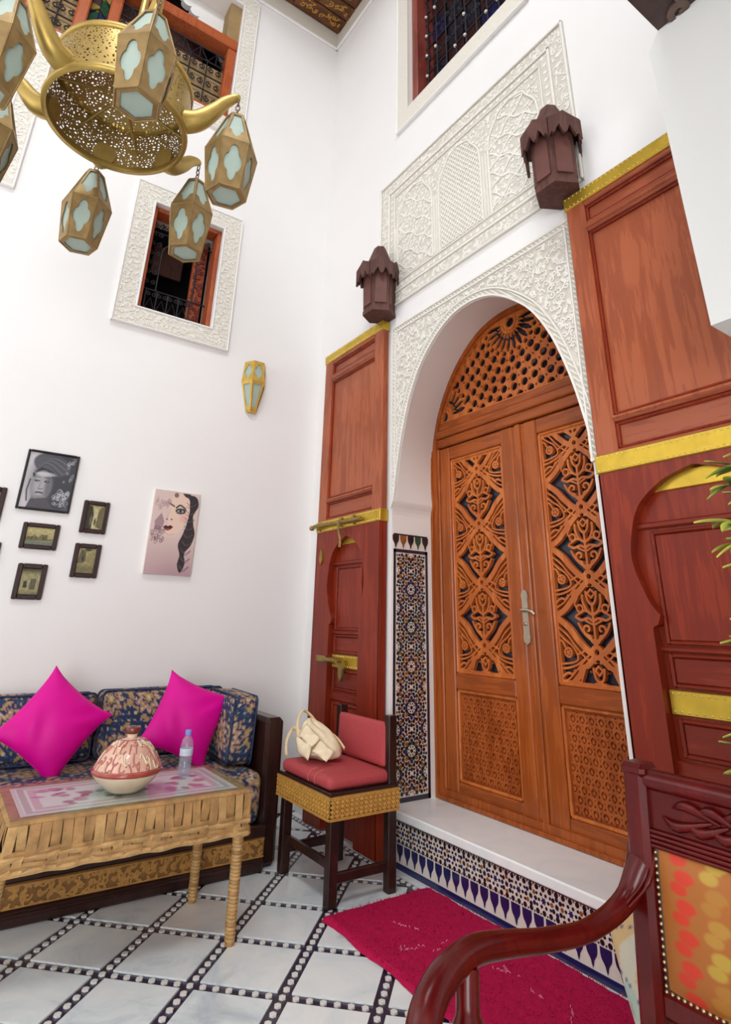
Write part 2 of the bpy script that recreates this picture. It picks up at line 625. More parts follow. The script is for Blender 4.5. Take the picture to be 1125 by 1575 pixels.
class Canvas:
    """a drawing board holding the signed distance of a flat cut-out, turned into real geometry of some depth"""

    def __init__(self, x0, x1, y0, y1, res):
        self.nx, self.ny = int(round((x1 - x0) / res)) + 1, int(round((y1 - y0) / res)) + 1
        self.x = np.linspace(x0, x1, self.nx)
        self.y = np.linspace(y0, y1, self.ny)
        self.dx, self.dy = self.x[1] - self.x[0], self.y[1] - self.y[0]
        self.F = np.full((self.nx, self.ny), -1.0)

    def _win(self, a, b, c, d):
        i0 = max(0, int((a - self.x[0]) / self.dx) - 1)
        i1 = min(self.nx, int((b - self.x[0]) / self.dx) + 3)
        j0 = max(0, int((c - self.y[0]) / self.dy) - 1)
        j1 = min(self.ny, int((d - self.y[0]) / self.dy) + 3)
        return i0, i1, j0, j1

    def _put(self, w, val, cut):
        i0, i1, j0, j1 = w
        S = self.F[i0:i1, j0:j1]
        self.F[i0:i1, j0:j1] = np.minimum(S, -val) if cut else np.maximum(S, val)

    def stroke(self, pts, w, cut=False, w1=None):
        P = np.asarray(pts, float)
        k = len(P) - 1
        for i in range(k):
            a, b = P[i], P[i + 1]
            ww = w if w1 is None else w + (w1 - w) * (i + 0.5) / k
            m = ww / 2 + 3 * max(self.dx, self.dy)
            win = self._win(min(a[0], b[0]) - m, max(a[0], b[0]) + m, min(a[1], b[1]) - m, max(a[1], b[1]) + m)
            i0, i1, j0, j1 = win
            if i1 <= i0 or j1 <= j0:
                continue
            X, Y = self.x[i0:i1, None], self.y[None, j0:j1]
            d = b - a
            L = d @ d + 1e-15
            t = np.clip(((X - a[0]) * d[0] + (Y - a[1]) * d[1]) / L, 0, 1)
            D = np.hypot(X - a[0] - t * d[0], Y - a[1] - t * d[1])
            self._put(win, ww / 2 - D, cut)
        return self

    def disc(self, cx, cy, r, cut=False, sx=1.0, sy=1.0):
        m = r * max(sx, sy) + 3 * max(self.dx, self.dy)
        w = self._win(cx - m, cx + m, cy - m, cy + m)
        i0, i1, j0, j1 = w
        if i1 <= i0 or j1 <= j0:
            return self
        X, Y = self.x[i0:i1, None], self.y[None, j0:j1]
        self._put(w, r - np.hypot((X - cx) / sx, (Y - cy) / sy), cut)
        return self

    def polyfield(self, pts):
        P = np.asarray(pts, float)
        X, Y = np.meshgrid(self.x, self.y, indexing='ij')
        D = np.full(X.shape, 1e9)
        ins = np.zeros(X.shape, bool)
        for i in range(len(P)):
            a, b = P[i], P[(i + 1) % len(P)]
            d = b - a
            t = np.clip(((X - a[0]) * d[0] + (Y - a[1]) * d[1]) / (d @ d + 1e-15), 0, 1)
            D = np.minimum(D, np.hypot(X - a[0] - t * d[0], Y - a[1] - t * d[1]))
            c = ((a[1] > Y) != (b[1] > Y))
            xs = (b[0] - a[0]) * (Y - a[1]) / (b[1] - a[1] + 1e-15) + a[0]
            ins ^= c & (X < xs)
        return np.where(ins, D, -D)

    def poly(self, pts, cut=False):
        P = np.asarray(pts, float)
        m = 4 * max(self.dx, self.dy)
        w = self._win(P[:, 0].min() - m, P[:, 0].max() + m, P[:, 1].min() - m, P[:, 1].max() + m)
        i0, i1, j0, j1 = w
        if i1 <= i0 + 1 or j1 <= j0 + 1:
            return self
        sub = object.__new__(Canvas)
        sub.x, sub.y = self.x[i0:i1], self.y[j0:j1]
        self._put(w, Canvas.polyfield(sub, P), cut)
        return self

    def clip(self, field):
        self.F = np.minimum(self.F, field)
        return self

    def rectfield(self, a, b, c, d):
        X, Y = self.x[:, None], self.y[None, :]
        return np.minimum(np.minimum(X - a, b - X), np.minimum(Y - c, d - Y))

    def mesh(self, mb, h0, h1, mat, M=None, walls=True, wallmat=None):
        F = self.F.copy()
        F[np.abs(F) < 1e-7] = 1e-7
        F[0, :] = np.minimum(F[0, :], -1e-6); F[-1, :] = np.minimum(F[-1, :], -1e-6)
        F[:, 0] = np.minimum(F[:, 0], -1e-6); F[:, -1] = np.minimum(F[:, -1], -1e-6)
        I = F > 0
        full = I[:-1, :-1] & I[1:, :-1] & I[1:, 1:] & I[:-1, 1:]
        anyc = I[:-1, :-1] | I[1:, :-1] | I[1:, 1:] | I[:-1, 1:]
        V, Q, W = [], [], []
        x, y = self.x, self.y
        for j in range(self.ny - 1):                                    # runs of whole cells
            col = np.concatenate([[0], full[:, j].astype(np.int8), [0]])
            df = np.diff(col)
            for s, e in zip(np.nonzero(df == 1)[0], np.nonzero(df == -1)[0]):
                b = len(V)
                V += [(x[s], y[j], h1), (x[e], y[j], h1), (x[e], y[j + 1], h1), (x[s], y[j + 1], h1)]
                Q.append((b, b + 1, b + 2, b + 3))
        for i, j in zip(*np.nonzero(anyc & ~full)):
            cs = ((i, j), (i + 1, j), (i + 1, j + 1), (i, j + 1))
            poly, cross = [], []
            for k in range(4):
                a, c = cs[k], cs[(k + 1) % 4]
                fa, fc = F[a], F[c]
                if fa > 0:
                    poly.append((x[a[0]], y[a[1]])); cross.append(0)
                if (fa > 0) != (fc > 0):
                    t = fa / (fa - fc)
                    poly.append((x[a[0]] + t * (x[c[0]] - x[a[0]]), y[a[1]] + t * (y[c[1]] - y[a[1]])))
                    cross.append(1 if fa > 0 else 2)
            b = len(V)
            n = len(poly)
            if n < 3:
                continue
            V += [(p[0], p[1], h1) for p in poly]
            Q.append(tuple(range(b, b + n)))
            if walls:
                for k in range(n):
                    if cross[k] == 1 and cross[(k + 1) % n] == 2:
                        p, q = poly[k], poly[(k + 1) % n]
                        w = len(V)
                        V += [(p[0], p[1], h1), (p[0], p[1], h0), (q[0], q[1], h0), (q[0], q[1], h1)]
                        W.append((w, w + 1, w + 2, w + 3))
        if not V:
            return mb
        if wallmat is None or wallmat == mat:
            mb.add(V, Q + W, mat, False, M)
        else:
            b0 = mb.n
            mb.add(V, Q, mat, False, M)
            k = mb.mi(wallmat)
            for f in W:
                mb.F.append(tuple(i + b0 for i in f)); mb.I.append(k); mb.S.append(False)
        return mb


def arabesque(cv, region, step, w, rmin, rmax, rng, leaf=True):
    """scrolls and leaves strewn over a region (a field of signed distance)"""
    xs = np.arange(cv.x[0], cv.x[-1], step)
    ys = np.arange(cv.y[0], cv.y[-1], step)
    for a, bx in enumerate(xs):
        for b, by in enumerate(ys):
            px = bx + rng.uniform(-.3, .3) * step + (step / 2 if b % 2 else 0)
            py = by + rng.uniform(-.3, .3) * step
            i = int((px - cv.x[0]) / cv.dx); j = int((py - cv.y[0]) / cv.dy)
            if not (0 <= i < cv.nx and 0 <= j < cv.ny) or region[i, j] < -rmin:
                continue
            r = rng.uniform(rmin, rmax)
            s = 1 if (a + b) % 2 else -1
            a0 = rng.uniform(0, 360)
            cv.stroke(spiral(px, py, r * 0.15, r, a0, s * rng.uniform(.9, 1.35), 16), w)
            if leaf:
                a1 = math.radians(a0 + 200)
                cv.stroke([(px + r * math.cos(a1), py + r * math.sin(a1)),
                           (px + 1.7 * r * math.cos(a1 + .5), py + 1.7 * r * math.sin(a1 + .5))], w * 1.7, w1=w * .6)
    cv.clip(region)
    return cv


def soft_box(mb, w, d, h, mat, nx, ny, nz, r, puff=(0, 0, 0), M=None):
    """rounded cushion block centred on its base centre; returns pattern coordinates (a, b) per vertex"""
    PA = []
    half = np.array([w / 2, d / 2, h / 2])
    cnt = (nx, ny, nz)
    for ax in range(3):
        o = [(ax + 1) % 3, (ax + 2) % 3]
        for sgn in (-1, 1):
            u = np.linspace(-1, 1, cnt[o[0]] + 1)
            v = np.linspace(-1, 1, cnt[o[1]] + 1)
            U, Vv = np.meshgrid(u, v, indexing='ij')
            P = np.zeros((U.size, 3))
            P[:, ax] = sgn
            P[:, o[0]] = U.ravel()
            P[:, o[1]] = Vv.ravel()
            Q = P * half
            inner = np.clip(Q, -(half - r), half - r)
            dlt = Q - inner
            ln = np.linalg.norm(dlt, axis=1)[:, None] + 1e-9
            R = inner + dlt / ln * r
            bulge = (1 - U.ravel() ** 2) * (1 - Vv.ravel() ** 2)
            R[:, ax] += sgn * puff[ax] * bulge
            R[:, 2] += half[2]
            A = np.c_[Q[:, o[0]] if ax != 0 else Q[:, 1], Q[:, o[1]] if ax != 1 else Q[:, 2]]
            if ax == 1:
                A = np.c_[Q[:, 0], Q[:, 2]]
            elif ax == 0:
                A = np.c_[Q[:, 1], Q[:, 2]]
            else:
                A = np.c_[Q[:, 0], Q[:, 1]]
            nu, nv = cnt[o[0]] + 1, cnt[o[1]] + 1
            F = []
            for i in range(nu - 1):
                for j in range(nv - 1):
                    q = (i * nv + j, (i + 1) * nv + j, (i + 1) * nv + j + 1, i * nv + j + 1)
                    F.append(q if sgn > 0 else q[::-1])
            mb.add(R, F, mat, True, M)
            PA.append(A)
    return np.concatenate(PA)


def brocade_colors(A, seed=0, cell=(0.21, 0.25)):
    """woven damask: palmettes in an ogee net on navy"""
    navy, pink, gold, cream, teal = [np.array(srgb(*c)) for c in
                                     ((30, 48, 88), (172, 134, 112), (176, 146, 86), (200, 186, 150), (58, 88, 112))]
    a, b = A[:, 0] / cell[0] + seed * 0.37, A[:, 1] / cell[1] + seed * 0.21
    row = np.floor(b)
    aa = a + 0.5 * (row % 2)
    u = (aa - np.floor(aa) - 0.5) * cell[0]
    v = (b - row - 0.5) * cell[1]
    r, th = np.hypot(u, v * 0.85), np.arctan2(v, u)
    C = np.tile(navy, (len(A), 1))
    w1 = np.sin(A[:, 0] * 150 + 2 * np.sin(A[:, 1] * 70)) * np.sin(A[:, 1] * 140 + 2 * np.sin(A[:, 0] * 60))
    C[w1 > 0.55] = teal
    og = np.abs(np.abs(u) / cell[0] * 2 - (0.5 + 0.5 * np.cos(2 * PI * v / cell[1])))
    k = og + 0.12 * np.sin(th * 14 + r * 200)
    C[k < 0.16] = pink
    C[k < 0.05] = gold
    pet = 0.062 * (1 + 0.22 * np.cos(9 * th))
    C[r < pet * 1.22] = navy
    C[r < pet] = pink
    C[(r < pet * .86) & (r > pet * .74)] = cream
    C[r < pet * .5] = navy
    C[r < pet * .36] = gold
    C[r < pet * .16] = cream
    sp = np.sin(A[:, 0] * 90 + 1.3) * np.sin(A[:, 1] * 84 + .6)
    far = r > pet * 1.35
    C[far & (sp > 0.82)] = cream
    C[far & (sp < -0.86)] = gold
    return C


class Paint:
    """flat print painted on a fine grid of points"""

    def __init__(self, w, h, nx, ny, bg):
        self.w, self.h, self.nx, self.ny = w, h, nx, ny
        u, v = np.linspace(0, 1, nx), np.linspace(0, 1, ny)
        self.U, self.V = np.meshgrid(u, v, indexing='ij')
        self.C = np.zeros((nx, ny, 3))
        self.C[:] = srgb(*bg)
        self.asp = h / w

    def put(self, mask, c, k=1.0):
        m = np.clip(mask, 0, 1)[..., None] * k
        self.C = self.C * (1 - m) + np.array(srgb(*c)) * m
        return self

    def ell(self, cx, cy, rx, ry, c, soft=0.1, rot=0.0, k=1.0, lim=None):
        a = math.radians(rot)
        x, y = self.U - cx, (self.V - cy) * self.asp
        ry = ry * self.asp
        X, Y = x * math.cos(a) + y * math.sin(a), -x * math.sin(a) + y * math.cos(a)
        d = np.sqrt((X / rx) ** 2 + (Y / ry) ** 2)
        m = np.clip((1 - d) / soft + 0.5, 0, 1)
        if lim is not None:
            m = m * lim
        return self.put(m, c, k)

    def line(self, pts, w, c, k=1.0, soft=0.5):
        P = np.asarray(pts, float)
        D = np.full(self.U.shape, 9.0)
        for a, b in zip(P[:-1], P[1:]):
            d = np.array([b[0] - a[0], (b[1] - a[1]) * self.asp])
            x, y = self.U - a[0], (self.V - a[1]) * self.asp
            t = np.clip((x * d[0] + y * d[1]) / (d @ d + 1e-12), 0, 1)
            D = np.minimum(D, np.hypot(x - t * d[0], y - t * d[1]))
        return self.put(np.clip((w / 2 - D) / (w * soft) + .5, 0, 1), c, k)

    def poly(self, pts, c, k=1.0):
        P = np.asarray(pts, float)
        ins = np.zeros(self.U.shape, bool)
        for i in range(len(P)):
            a, b = P[i], P[(i + 1) % len(P)]
            cnd = ((a[1] > self.V) != (b[1] > self.V))
            xs = (b[0] - a[0]) * (self.V - a[1]) / (b[1] - a[1] + 1e-12) + a[0]
            ins ^= cnd & (self.U < xs)
        return self.put(ins.astype(float), c, k)

    def mesh(self, name, parent, M, x0, y0, h, mat='printed'):
        mb = MB(M)
        mb.grid(lambda U, V: np.c_[x0 + U * self.w, y0 + V * self.h, np.full(len(U), h)], self.nx, self.ny, mat, False)
        return mb.build(name, parent, colors=self.C.reshape(-1, 3))
# ------------------------------------------------------------ room shell
CEIL = 7.44


def wall_rects(mb, u0, u1, v0, v1, holes, mat, depth=0.3, reveal='plaster_reveal'):
    us = sorted({u0, u1, *[h[0] for h in holes], *[h[1] for h in holes]})
    vs = sorted({v0, v1, *[h[2] for h in holes], *[h[3] for h in holes]})
    us = [u for u in us if u0 <= u <= u1]
    vs = [v for v in vs if v0 <= v <= v1]
    for a, b in zip(us[:-1], us[1:]):
        for c, d in zip(vs[:-1], vs[1:]):
            m = ((a + b) / 2, (c + d) / 2)
            if any(h[0] < m[0] < h[1] and h[2] < m[1] < h[3] for h in holes):
                continue
            mb.add([(a, c, 0), (b, c, 0), (b, d, 0), (a, d, 0)], [(0, 1, 2, 3)], mat)
            mb.add([(a, c, -depth - .05), (b, c, -depth - .05), (b, d, -depth - .05), (a, d, -depth - .05)], [(3, 2, 1, 0)], mat)
    for h in holes:
        if len(h) > 4:
            continue
        a, b, c, d = h
        for p, q in (((a, c), (b, c)), ((b, c), (b, d)), ((b, d), (a, d)), ((a, d), (a, c))):
            mb.add([(*p, 0), (*q, 0), (*q, -depth), (*p, -depth)], [(0, 1, 2, 3)], reveal)


# picture wall -------------------------------------------------------------
W1 = (-1.585, -1.01, 3.35, 4.30)
W0 = (-3.25, -2.67, 4.12, 5.07)
UW = (-3.30, -1.11, 5.475, 6.98)
mb = MB(LW)
wall_rects(mb, -5.2, 0.4, 0, CEIL + .3, [W1, W0, UW], 'plaster_white', 0.30)
mb.build('wall_left', kind='structure')

# door wall ----------------------------------------------------------------
UC = 1.86
J0, J1, VI = 1.08, 2.586, 1.955
HW = [(1.955, .742), (2.07, .722), (2.29, .677), (2.5, .615), (2.65, .553), (2.8, .462), (2.92, .345), (3.0, .232), (3.04, .14), (3.056, .06), (3.06, 0.0)]
AL = spline([(UC - w, v) for v, w in HW], 5)
AR = [(2 * UC - u, v) for u, v in AL]
HWB = [(1.955, .765), (2.10, .782), (2.36, .782), (2.56, .74), (2.72, .668), (2.88, .56), (3.01, .43), (3.10, .30), (3.145, .18), (3.160, .08), (3.163, 0.0)]
ALB = spline([(UC - w, v) for v, w in HWB], 5)
imp = [(J0, 1.865), (J0 + .004, 1.885), (J0 + .012, 1.91), (J0 + .028, 1.93), (UC - .742, 1.945)]
LEFT = [(J0, 0.0), *imp, *[tuple(p) for p in AL]]
RIGHT = [(min(2 * UC - u, J1), v) for u, v in LEFT]
impb = [(J0, 1.865), (J0 + .002, 1.885), (J0 + .006, 1.91), (J0 + .012, 1.93), (UC - .768, 1.945)]
LEFTB = [(J0, 0.0), *impb, *[tuple(p) for p in ALB]]
RIGHTB = [(2 * UC - u if v > 1.9 else J1, v) for u, v in LEFTB]
RD = 0.34
TW = (1.283, 2.38, 5.20, 7.02)
mb = MB(DW)
wall_rects(mb, -0.4, 6.4, 0, CEIL + .3, [(J0, J1, 0, 3.06, 1), TW], 'plaster_white', 0.38)
for side, back, e in ((LEFT, LEFTB, J0), (RIGHT, RIGHTB, J1)):
    for p, q, pb, qb in zip(side[:-1], side[1:], back[:-1], back[1:]):
        if abs(p[0] - e) + abs(q[0] - e) > 1e-6:
            mb.add([(e, p[1], 0), (p[0], p[1], 0), (q[0], q[1], 0), (e, q[1], 0)], [(0, 1, 2, 3)], 'plaster_white')
        mb.add([(p[0], p[1], 0), (q[0], q[1], 0), (qb[0], qb[1], -.43), (pb[0], pb[1], -.43)], [(0, 1, 2, 3)], 'plaster_reveal', True)
mb.build('wall_right', kind='structure')

# far sides of the courtyard, behind the camera
mb = MB()
mb.box(-5.4, -5.2, -6.6, 0.3, 0, CEIL, 'plaster_white')
mb.build('wall_rear', kind='structure')
mb = MB()
mb.box(-5.4, .4, -6.6, -6.4, 0, CEIL, 'plaster_white')
mb.build('wall_front', kind='structure')

# ceiling ring with the open roof in the middle ------------------------------
mb = MB()
OX0, OX1, OY0, OY1 = -4.4, -1.25, -5.4, -1.25
for a in ((-5.4, OX0, -6.6, .3), (OX1, .3, -6.6, .3), (OX0, OX1, -6.6, OY0), (OX0, OX1, OY1, .3)):
    mb.box(a[0], a[1], a[2], a[3], CEIL, CEIL + .25, 'ceiling_wood')
ceil = mb.build('ceiling', kind='structure')
# painted planks and gilt ornament over the corner in view
k = 0
for i in range(7):
    y1 = -0.05 - i * 0.17
    for (xa, xb) in ((-1.25, -0.62), (-0.60, 0.0)):
        p = MB()
        p.box(xa, xb, y1 - .155, y1, CEIL - .022, CEIL + .01, 'ceiling_wood', .006)
        p.build('plank', ceil)
    for (xa, xb) in ((-1.2, -.66), (-.55, -.06)):
        cv = Canvas(xa, xb, y1 - .15, y1 - .005, .006)
        arabesque(cv, cv.rectfield(xa, xb, y1 - .14, y1 - .02), .075, .011, .02, .034, RNG)
        g = MB(Matrix(((1, 0, 0, 0), (0, 1, 0, 0), (0, 0, -1, 0), (0, 0, 0, 1))))
        cv.mesh(g, -(CEIL - .02), -(CEIL - .028), 'ceiling_gilt')
        g.build('gilt_scrolls', ceil, kind='stuff')
for nm, M_, L in (('trim_1', LW, (-5.2, 0.0)), ('trim_2', DW, (0.0, 6.4))):
    mb = MB(M_)
    mb.box(L[0], L[1], 7.19, 7.225, 0, .028, 'plaster_white', .008)
    mb.box(L[0], L[1], 7.225, CEIL, 0, .016, 'stucco_band')
    mb.build(nm, kind='structure')

# floor ---------------------------------------------------------------------
mb = MB()
mb.box(-5.4, .45, -6.6, .35, -.12, -.006, 'floor_strip')
for a in ((-5.2, -3.3, -6.4, 0), (-3.3, 0, -6.4, -3.75)):
    mb.box(a[0], a[1], a[2], a[3], -.006, -.001, 'marble_floor')
floor = mb.build('floor', kind='structure')
G0 = np.array((-0.781, -1.593))
GU, GV = np.array((0.238, 0.2335)), np.array((-0.243, 0.2325))
SW = 0.052
XB, YB = -0.095, -0.02


def clip_poly(P, ax, lim):
    out = []
    for i in range(len(P)):
        a, b = P[i], P[(i + 1) % len(P)]
        ia, ib = a[ax] <= lim, b[ax] <= lim
        if ia:
            out.append(a)
        if ia != ib:
            t = (lim - a[ax]) / (b[ax] - a[ax])
            out.append(a + t * (b - a))
    return out


ins = SW / 2 / np.linalg.norm(GU)
for i in range(-12, 12):
    for j in range(-12, 13):
        P = [G0 + GU * (i + s) + GV * (j + t) for s, t in ((ins, ins), (1 - ins, ins), (1 - ins, 1 - ins), (ins, 1 - ins))]
        c = sum(P) / 4
        if c[0] < -3.25 or c[1] < -3.7:
            continue
        P = clip_poly(clip_poly(P, 0, XB), 1, YB)
        if len(P) < 3:
            continue
        c = sum(P) / len(P)
        p = MB()
        p.prism([tuple(q - c) for q in P], -.006, 0.0, 'marble_floor')
        o = p.build('marble_tile')
        o.parent = floor
        o.location = (c[0], c[1], 0)
# little pale hexagons set in the dark strips
dots = []
for i in range(-12, 13):
    for j in range(-12, 13):
        for k in range(7):
            for q in (G0 + GU * (i + k / 7) + GV * j, G0 + GU * i + GV * (j + k / 7)):
                if k == 0 and q is not None and any(abs(q - d).sum() < .005 for d in dots[-1:]):
                    continue
                if q[0] < XB - .012 and q[1] < -.03 and q[0] > -3.2 and q[1] > -3.7:
                    dots.append(q)
for k in range(62):
    dots.append(np.array((-.068, -.06 - k * .047)))


def shown(q):
    v = Vector((q[0], q[1], 0)) - CAM
    z = v.dot(fw)
    if z < .1:
        return None
    return PPX + FOCAL * v.dot(rt2) / z, PPY - FOCAL * v.dot(up2) / z, z


vis = []
for n, q in enumerate(dots):
    s = shown(q)
    if s and -10 < s[0] < 760 and s[1] < 1590:
        vis.append((s[2], n))
vis = [n for _, n in sorted(vis)]
near = set(vis[:290])
p = MB()
hexa = [(0.0128 * math.cos(a), .0128 * math.sin(a)) for a in np.radians(np.arange(0, 360, 60))]
p.prism(hexa, -.006, .0, 'floor_dot')
d0 = p.build('dot_tile', floor)
d0.location = (*dots[vis[0]], 0)
for n in vis[1:290]:
    piece('dot_tile', d0.data, floor, (*dots[n], 0))
p = MB()
for n, q in enumerate(dots):
    if n not in near:
        p.prism([(q[0] + a, q[1] + b) for a, b in hexa], -.006, .0, 'floor_dot')
p.build('dot_tiles', floor, kind='stuff')
p = MB()
p.box(-.048, 0.0, -6.4, -.02, -.006, -.0005, 'marble_step')
p.build('edge_strip', floor)

# step ------------------------------------------------------------------------
st = root('step', (0, -UC, 0), 'white marble door step with blue and white tile riser', None, None, 'structure')
mb = MB(DW)
mb.box(J0, 2.64, 0.0, .222, -.46, -.012, 'tile_ivory')
mb.build('riser_core', st)
mb = MB(DW)
mb.box(J0 - .01, 2.65, .222, .264, -.46, .022, 'marble_step', .006)
mb.build('marble_slab', st)
mb = MB(DW)
mb.box(J0, 2.64, 0, .222, -.012, 0.0, 'tile_ivory')
mb.box(J0, 2.64, .0, .028, 0, .002, 'tile_navy')
mb.box(J0, 2.64, .212, .220, 0, .002, 'tile_dark')
mb.build('riser_face', st)


def dart(u, v0, v1, w, down):
    hgt = v1 - v0
    L = [(0.5, 1.0), (0.5, .76), (.47, .62), (.39, .5), (.26, .4), (.14, .28), (.08, .12), (0, 0)]
    pts = [(u - a * w, b) for a, b in L] + [(u + a * w, b) for a, b in L[::-1][1:]]
    return [(x, v0 + hgt * (y if down else 1 - y)) for x, y in pts]


for k in range(25):
    u = J0 + .03 + k * .0612
    p = MB(DW)
    c = (u, 0)
    p.prism([(x, y) for x, y in dart(u, .034, .110, .049, True)][::-1], 0, .002, 'tile_navy')
    p.build('dart_tile', st)


def octo(mb, u, v, r, mat, n=8, h=.0018, rot=0.0, sq=1.0):
    mb.prism([(u + r * math.cos(rot + 2 * PI * k / n), v + r * sq * math.sin(rot + 2 * PI * k / n)) for k in range(n)], 0, h, mat)


def star(mb, u, v, r, mat, n=8, k=.55, h=.0018, rot=0.0):
    mb.prism([(u + (r if i % 2 == 0 else r * k) * math.cos(rot + PI * i / n), v + (r if i % 2 == 0 else r * k) * math.sin(rot + PI * i / n)) for i in range(2 * n)], 0, h, mat)


mb = MB(DW)
k = 0
u = J0 + .05
VM = .163
while u < 2.63:
    star(mb, u, VM, .012, 'tile_dark', 8)
    for a in range(8):
        t = PI * a / 4
        octo(mb, u + .025 * math.cos(t), VM + .025 * math.sin(t), .0085, ('tile_ochre', 'tile_dark', 'tile_navy', 'tile_dark')[(a + k) % 4], 6, rot=t)
    for s in (-1, 1):
        for du in (0, .033, .066, .099):
            octo(mb, u + du, VM + s * .0395, .0098, 'tile_dark', 8, rot=.39)
            octo(mb, u + du + .0165, VM + s * .045, .004, ('tile_navy', 'tile_green', 'tile_ochre')[k % 3], 6)
    star(mb, u + .066, VM, .014, 'tile_navy', 6)
    for a in range(6):
        t = PI * a / 3
        octo(mb, u + .066 + .0235 * math.cos(t), VM + .0235 * math.sin(t), .0066, 'tile_dark', 6, rot=t)
    for s in (-1, 1):
        for q in (-1, 1):
            octo(mb, u + .066 + q * .034, VM + s * .019, .006, 'tile_navy' if k % 2 else 'tile_dark', 6)
    u += .132
    k += 1
mb.build('mosaic_tiles', st, kind='stuff')

# tile mosaic on the jambs ---------------------------------------------------
JM = [Matrix(((1, 0, 0, 0), (0, 0, -1, -J0), (0, 1, 0, 0), (0, 0, 0, 1))),
      Matrix(((-1, 0, 0, .3), (0, 0, 1, -J1), (0, 1, 0, 0), (0, 0, 0, 1)))]
for side, M_ in enumerate(JM):
    lab = ('tall mosaic tile panel on the door jamb behind the red side chair', 'tall mosaic tile panel on the door jamb opposite, hidden by the door leaf')[side]
    o = root('trim_%d' % (3 + side), (.15, -J0 if side == 0 else -J1, .26), lab, None, None, 'structure')
    mb = MB(M_)
    mb.box(.012, .292, .268, 1.742, 0, .003, 'tile_ivory')
    for a in ((.012, .292, .268, .292), (.012, .292, 1.628, 1.648), (.012, .03, .268, 1.648), (.274, .292, .268, 1.648)):
        mb.box(a[0], a[1], a[2], a[3], .003, .0055, 'tile_navy_dark')
    mb.box(.012, .292, 1.736, 1.745, .003, .0055, 'tile_dark')
    mb.build('tile_bed', o)
    for k in range(5):
        p = MB(M_)
        p.prism(dart(.03 + k * .061, 1.652, 1.736, .05, True)[::-1], .003, .0055,
                ('tile_dark', 'tile_ochre', 'tile_dark', 'tile_green', 'tile_dark')[k])
        p.build('dart_tile', o)
    mb = MB(M_ @ Matrix.Translation((0, 0, .003)))
    per = .2227
    for r in range(7):
        for half in (0, 1):
            vc = .292 + per * (r + .5 * half)
            for uc in ((.152,) if half == 0 else (.034, .27)):
                hue = ('tile_ochre', 'tile_green', 'tile_navy')[(r + half) % 3]
                items = [(0, 0, .0095, 'tile_dark', 8)]
                for a in range(8):
                    t, t2 = PI * a / 4 + PI / 8, PI * a / 4
                    P_ = lambda r, q, s_, m_, n_: items.append((r * math.cos(q), r * math.sin(q), s_, m_, n_))
                    P_(.0215, t, .0045, hue, 5)
                    P_(.040, t, .0098, 'tile_dark', 8)
                    P_(.036, t2, .0058, hue, 5)
                    P_(.053, t2, .0098, 'tile_ochre' if a % 2 else 'tile_navy', 8)
                    P_(.061, t, .0072, hue, 6)
                    P_(.0735, t - .17, .0092, 'tile_dark', 8)
                    P_(.0735, t + .17, .0092, 'tile_dark', 8)
                    P_(.0745, t2, .0070, 'tile_ochre', 6)
                    if half == 0:
                        P_(.092, t2, .0094, 'tile_dark', 8)
                        P_(.092, t, .0080, 'tile_green' if a % 2 else 'tile_ochre', 6)
                        P_(.094, t + .20, .0066, 'tile_navy', 6)
                        P_(.094, t - .20, .0066, 'tile_dark', 6)
                        P_(.110, t, .0090, 'tile_dark', 8)
                        P_(.111, t2 + .18, .0070, 'tile_ochre', 6)
                        P_(.111, t2 - .18, .0070, 'tile_dark', 6)
                        P_(.126, t2 + .3, .0080, 'tile_dark', 8)
                        P_(.126, t2 - .3, .0080, 'tile_dark', 8)
                for du, dv, rr, mt, n in items:
                    if half and math.hypot(du, dv) > .065:
                        continue
                    if not half and abs(dv) > .113:
                        continue
                    if not half and min(math.hypot(du - q_, dv - w_) for q_ in (-.118, .118) for w_ in (-.1113, .1113)) < .066:
                        continue
                    x, y = uc + du, vc + dv
                    rr *= 1.13
                    if .03 + rr * .7 < x < .274 - rr * .7 and .292 + rr < y < 1.628 - rr:
                        octo(mb, x, y, rr, mt, n, .0022, math.atan2(dv, du))
    mb.build('mosaic_tiles', o, kind='stuff')

# carved stucco over the arch -------------------------------------------------
sp = root('trim_5', (0, -UC, 2.6), 'carved ivory plaster spandrels framing the horseshoe arch', None, None, 'structure')
S0, S1, SV = 1.082, 2.638, 3.215
cv = Canvas(S0 - .01, S1 + .01, 1.86, SV + .01, .0042)
arch = [(J0 - .2, 1.0)] + [(u, v) for u, v in LEFT[1:]] + [(u, v) for u, v in RIGHT[::-1][:-1]] + [(J1 + .2, 1.0)]
A = -cv.polyfield(arch)
R0 = cv.rectfield(S0, S1, 1.9, SV)
cv.F = np.minimum(R0, A - .004)
mb = MB(DW)
cv.mesh(mb, 0, .006, 'stucco_ground')
mb.build('plaster_ground', sp)
region = np.minimum(R0, A)
cv.F[:] = -1
arabesque(cv, np.minimum(cv.rectfield(S0 + .055, S1 - .055, 1.9, SV - .06), A - .062), .042, .0075, .012, .022, RNG)
mb = MB(DW)
cv.mesh(mb, .006, .014, 'stucco_relief')
mb.build('carved_scrolls', sp, kind='stuff')
cv.F = np.maximum.reduce([.006 - np.abs(A - .008), .0045 - np.abs(A - .05), .006 - np.abs(R0 - .008), .0045 - np.abs(R0 - .046)])
cv.clip(region)
mb = MB(DW)
cv.mesh(mb, .006, .019, 'stucco_relief')
mb.build('border_ribs', sp)
X, Y = np.meshgrid(cv.x, cv.y, indexing='ij')
rope = .0055 - np.abs(((X + Y) % .03) - .015)
cv.F = np.maximum(np.minimum(rope, .014 - np.abs(A - .029)), np.minimum(rope, .012 - np.abs(R0 - .027)))
cv.clip(region - .004)
mb = MB(DW)
cv.mesh(mb, .006, .013, 'stucco_relief')
mb.build('rope_border', sp, kind='stuff')

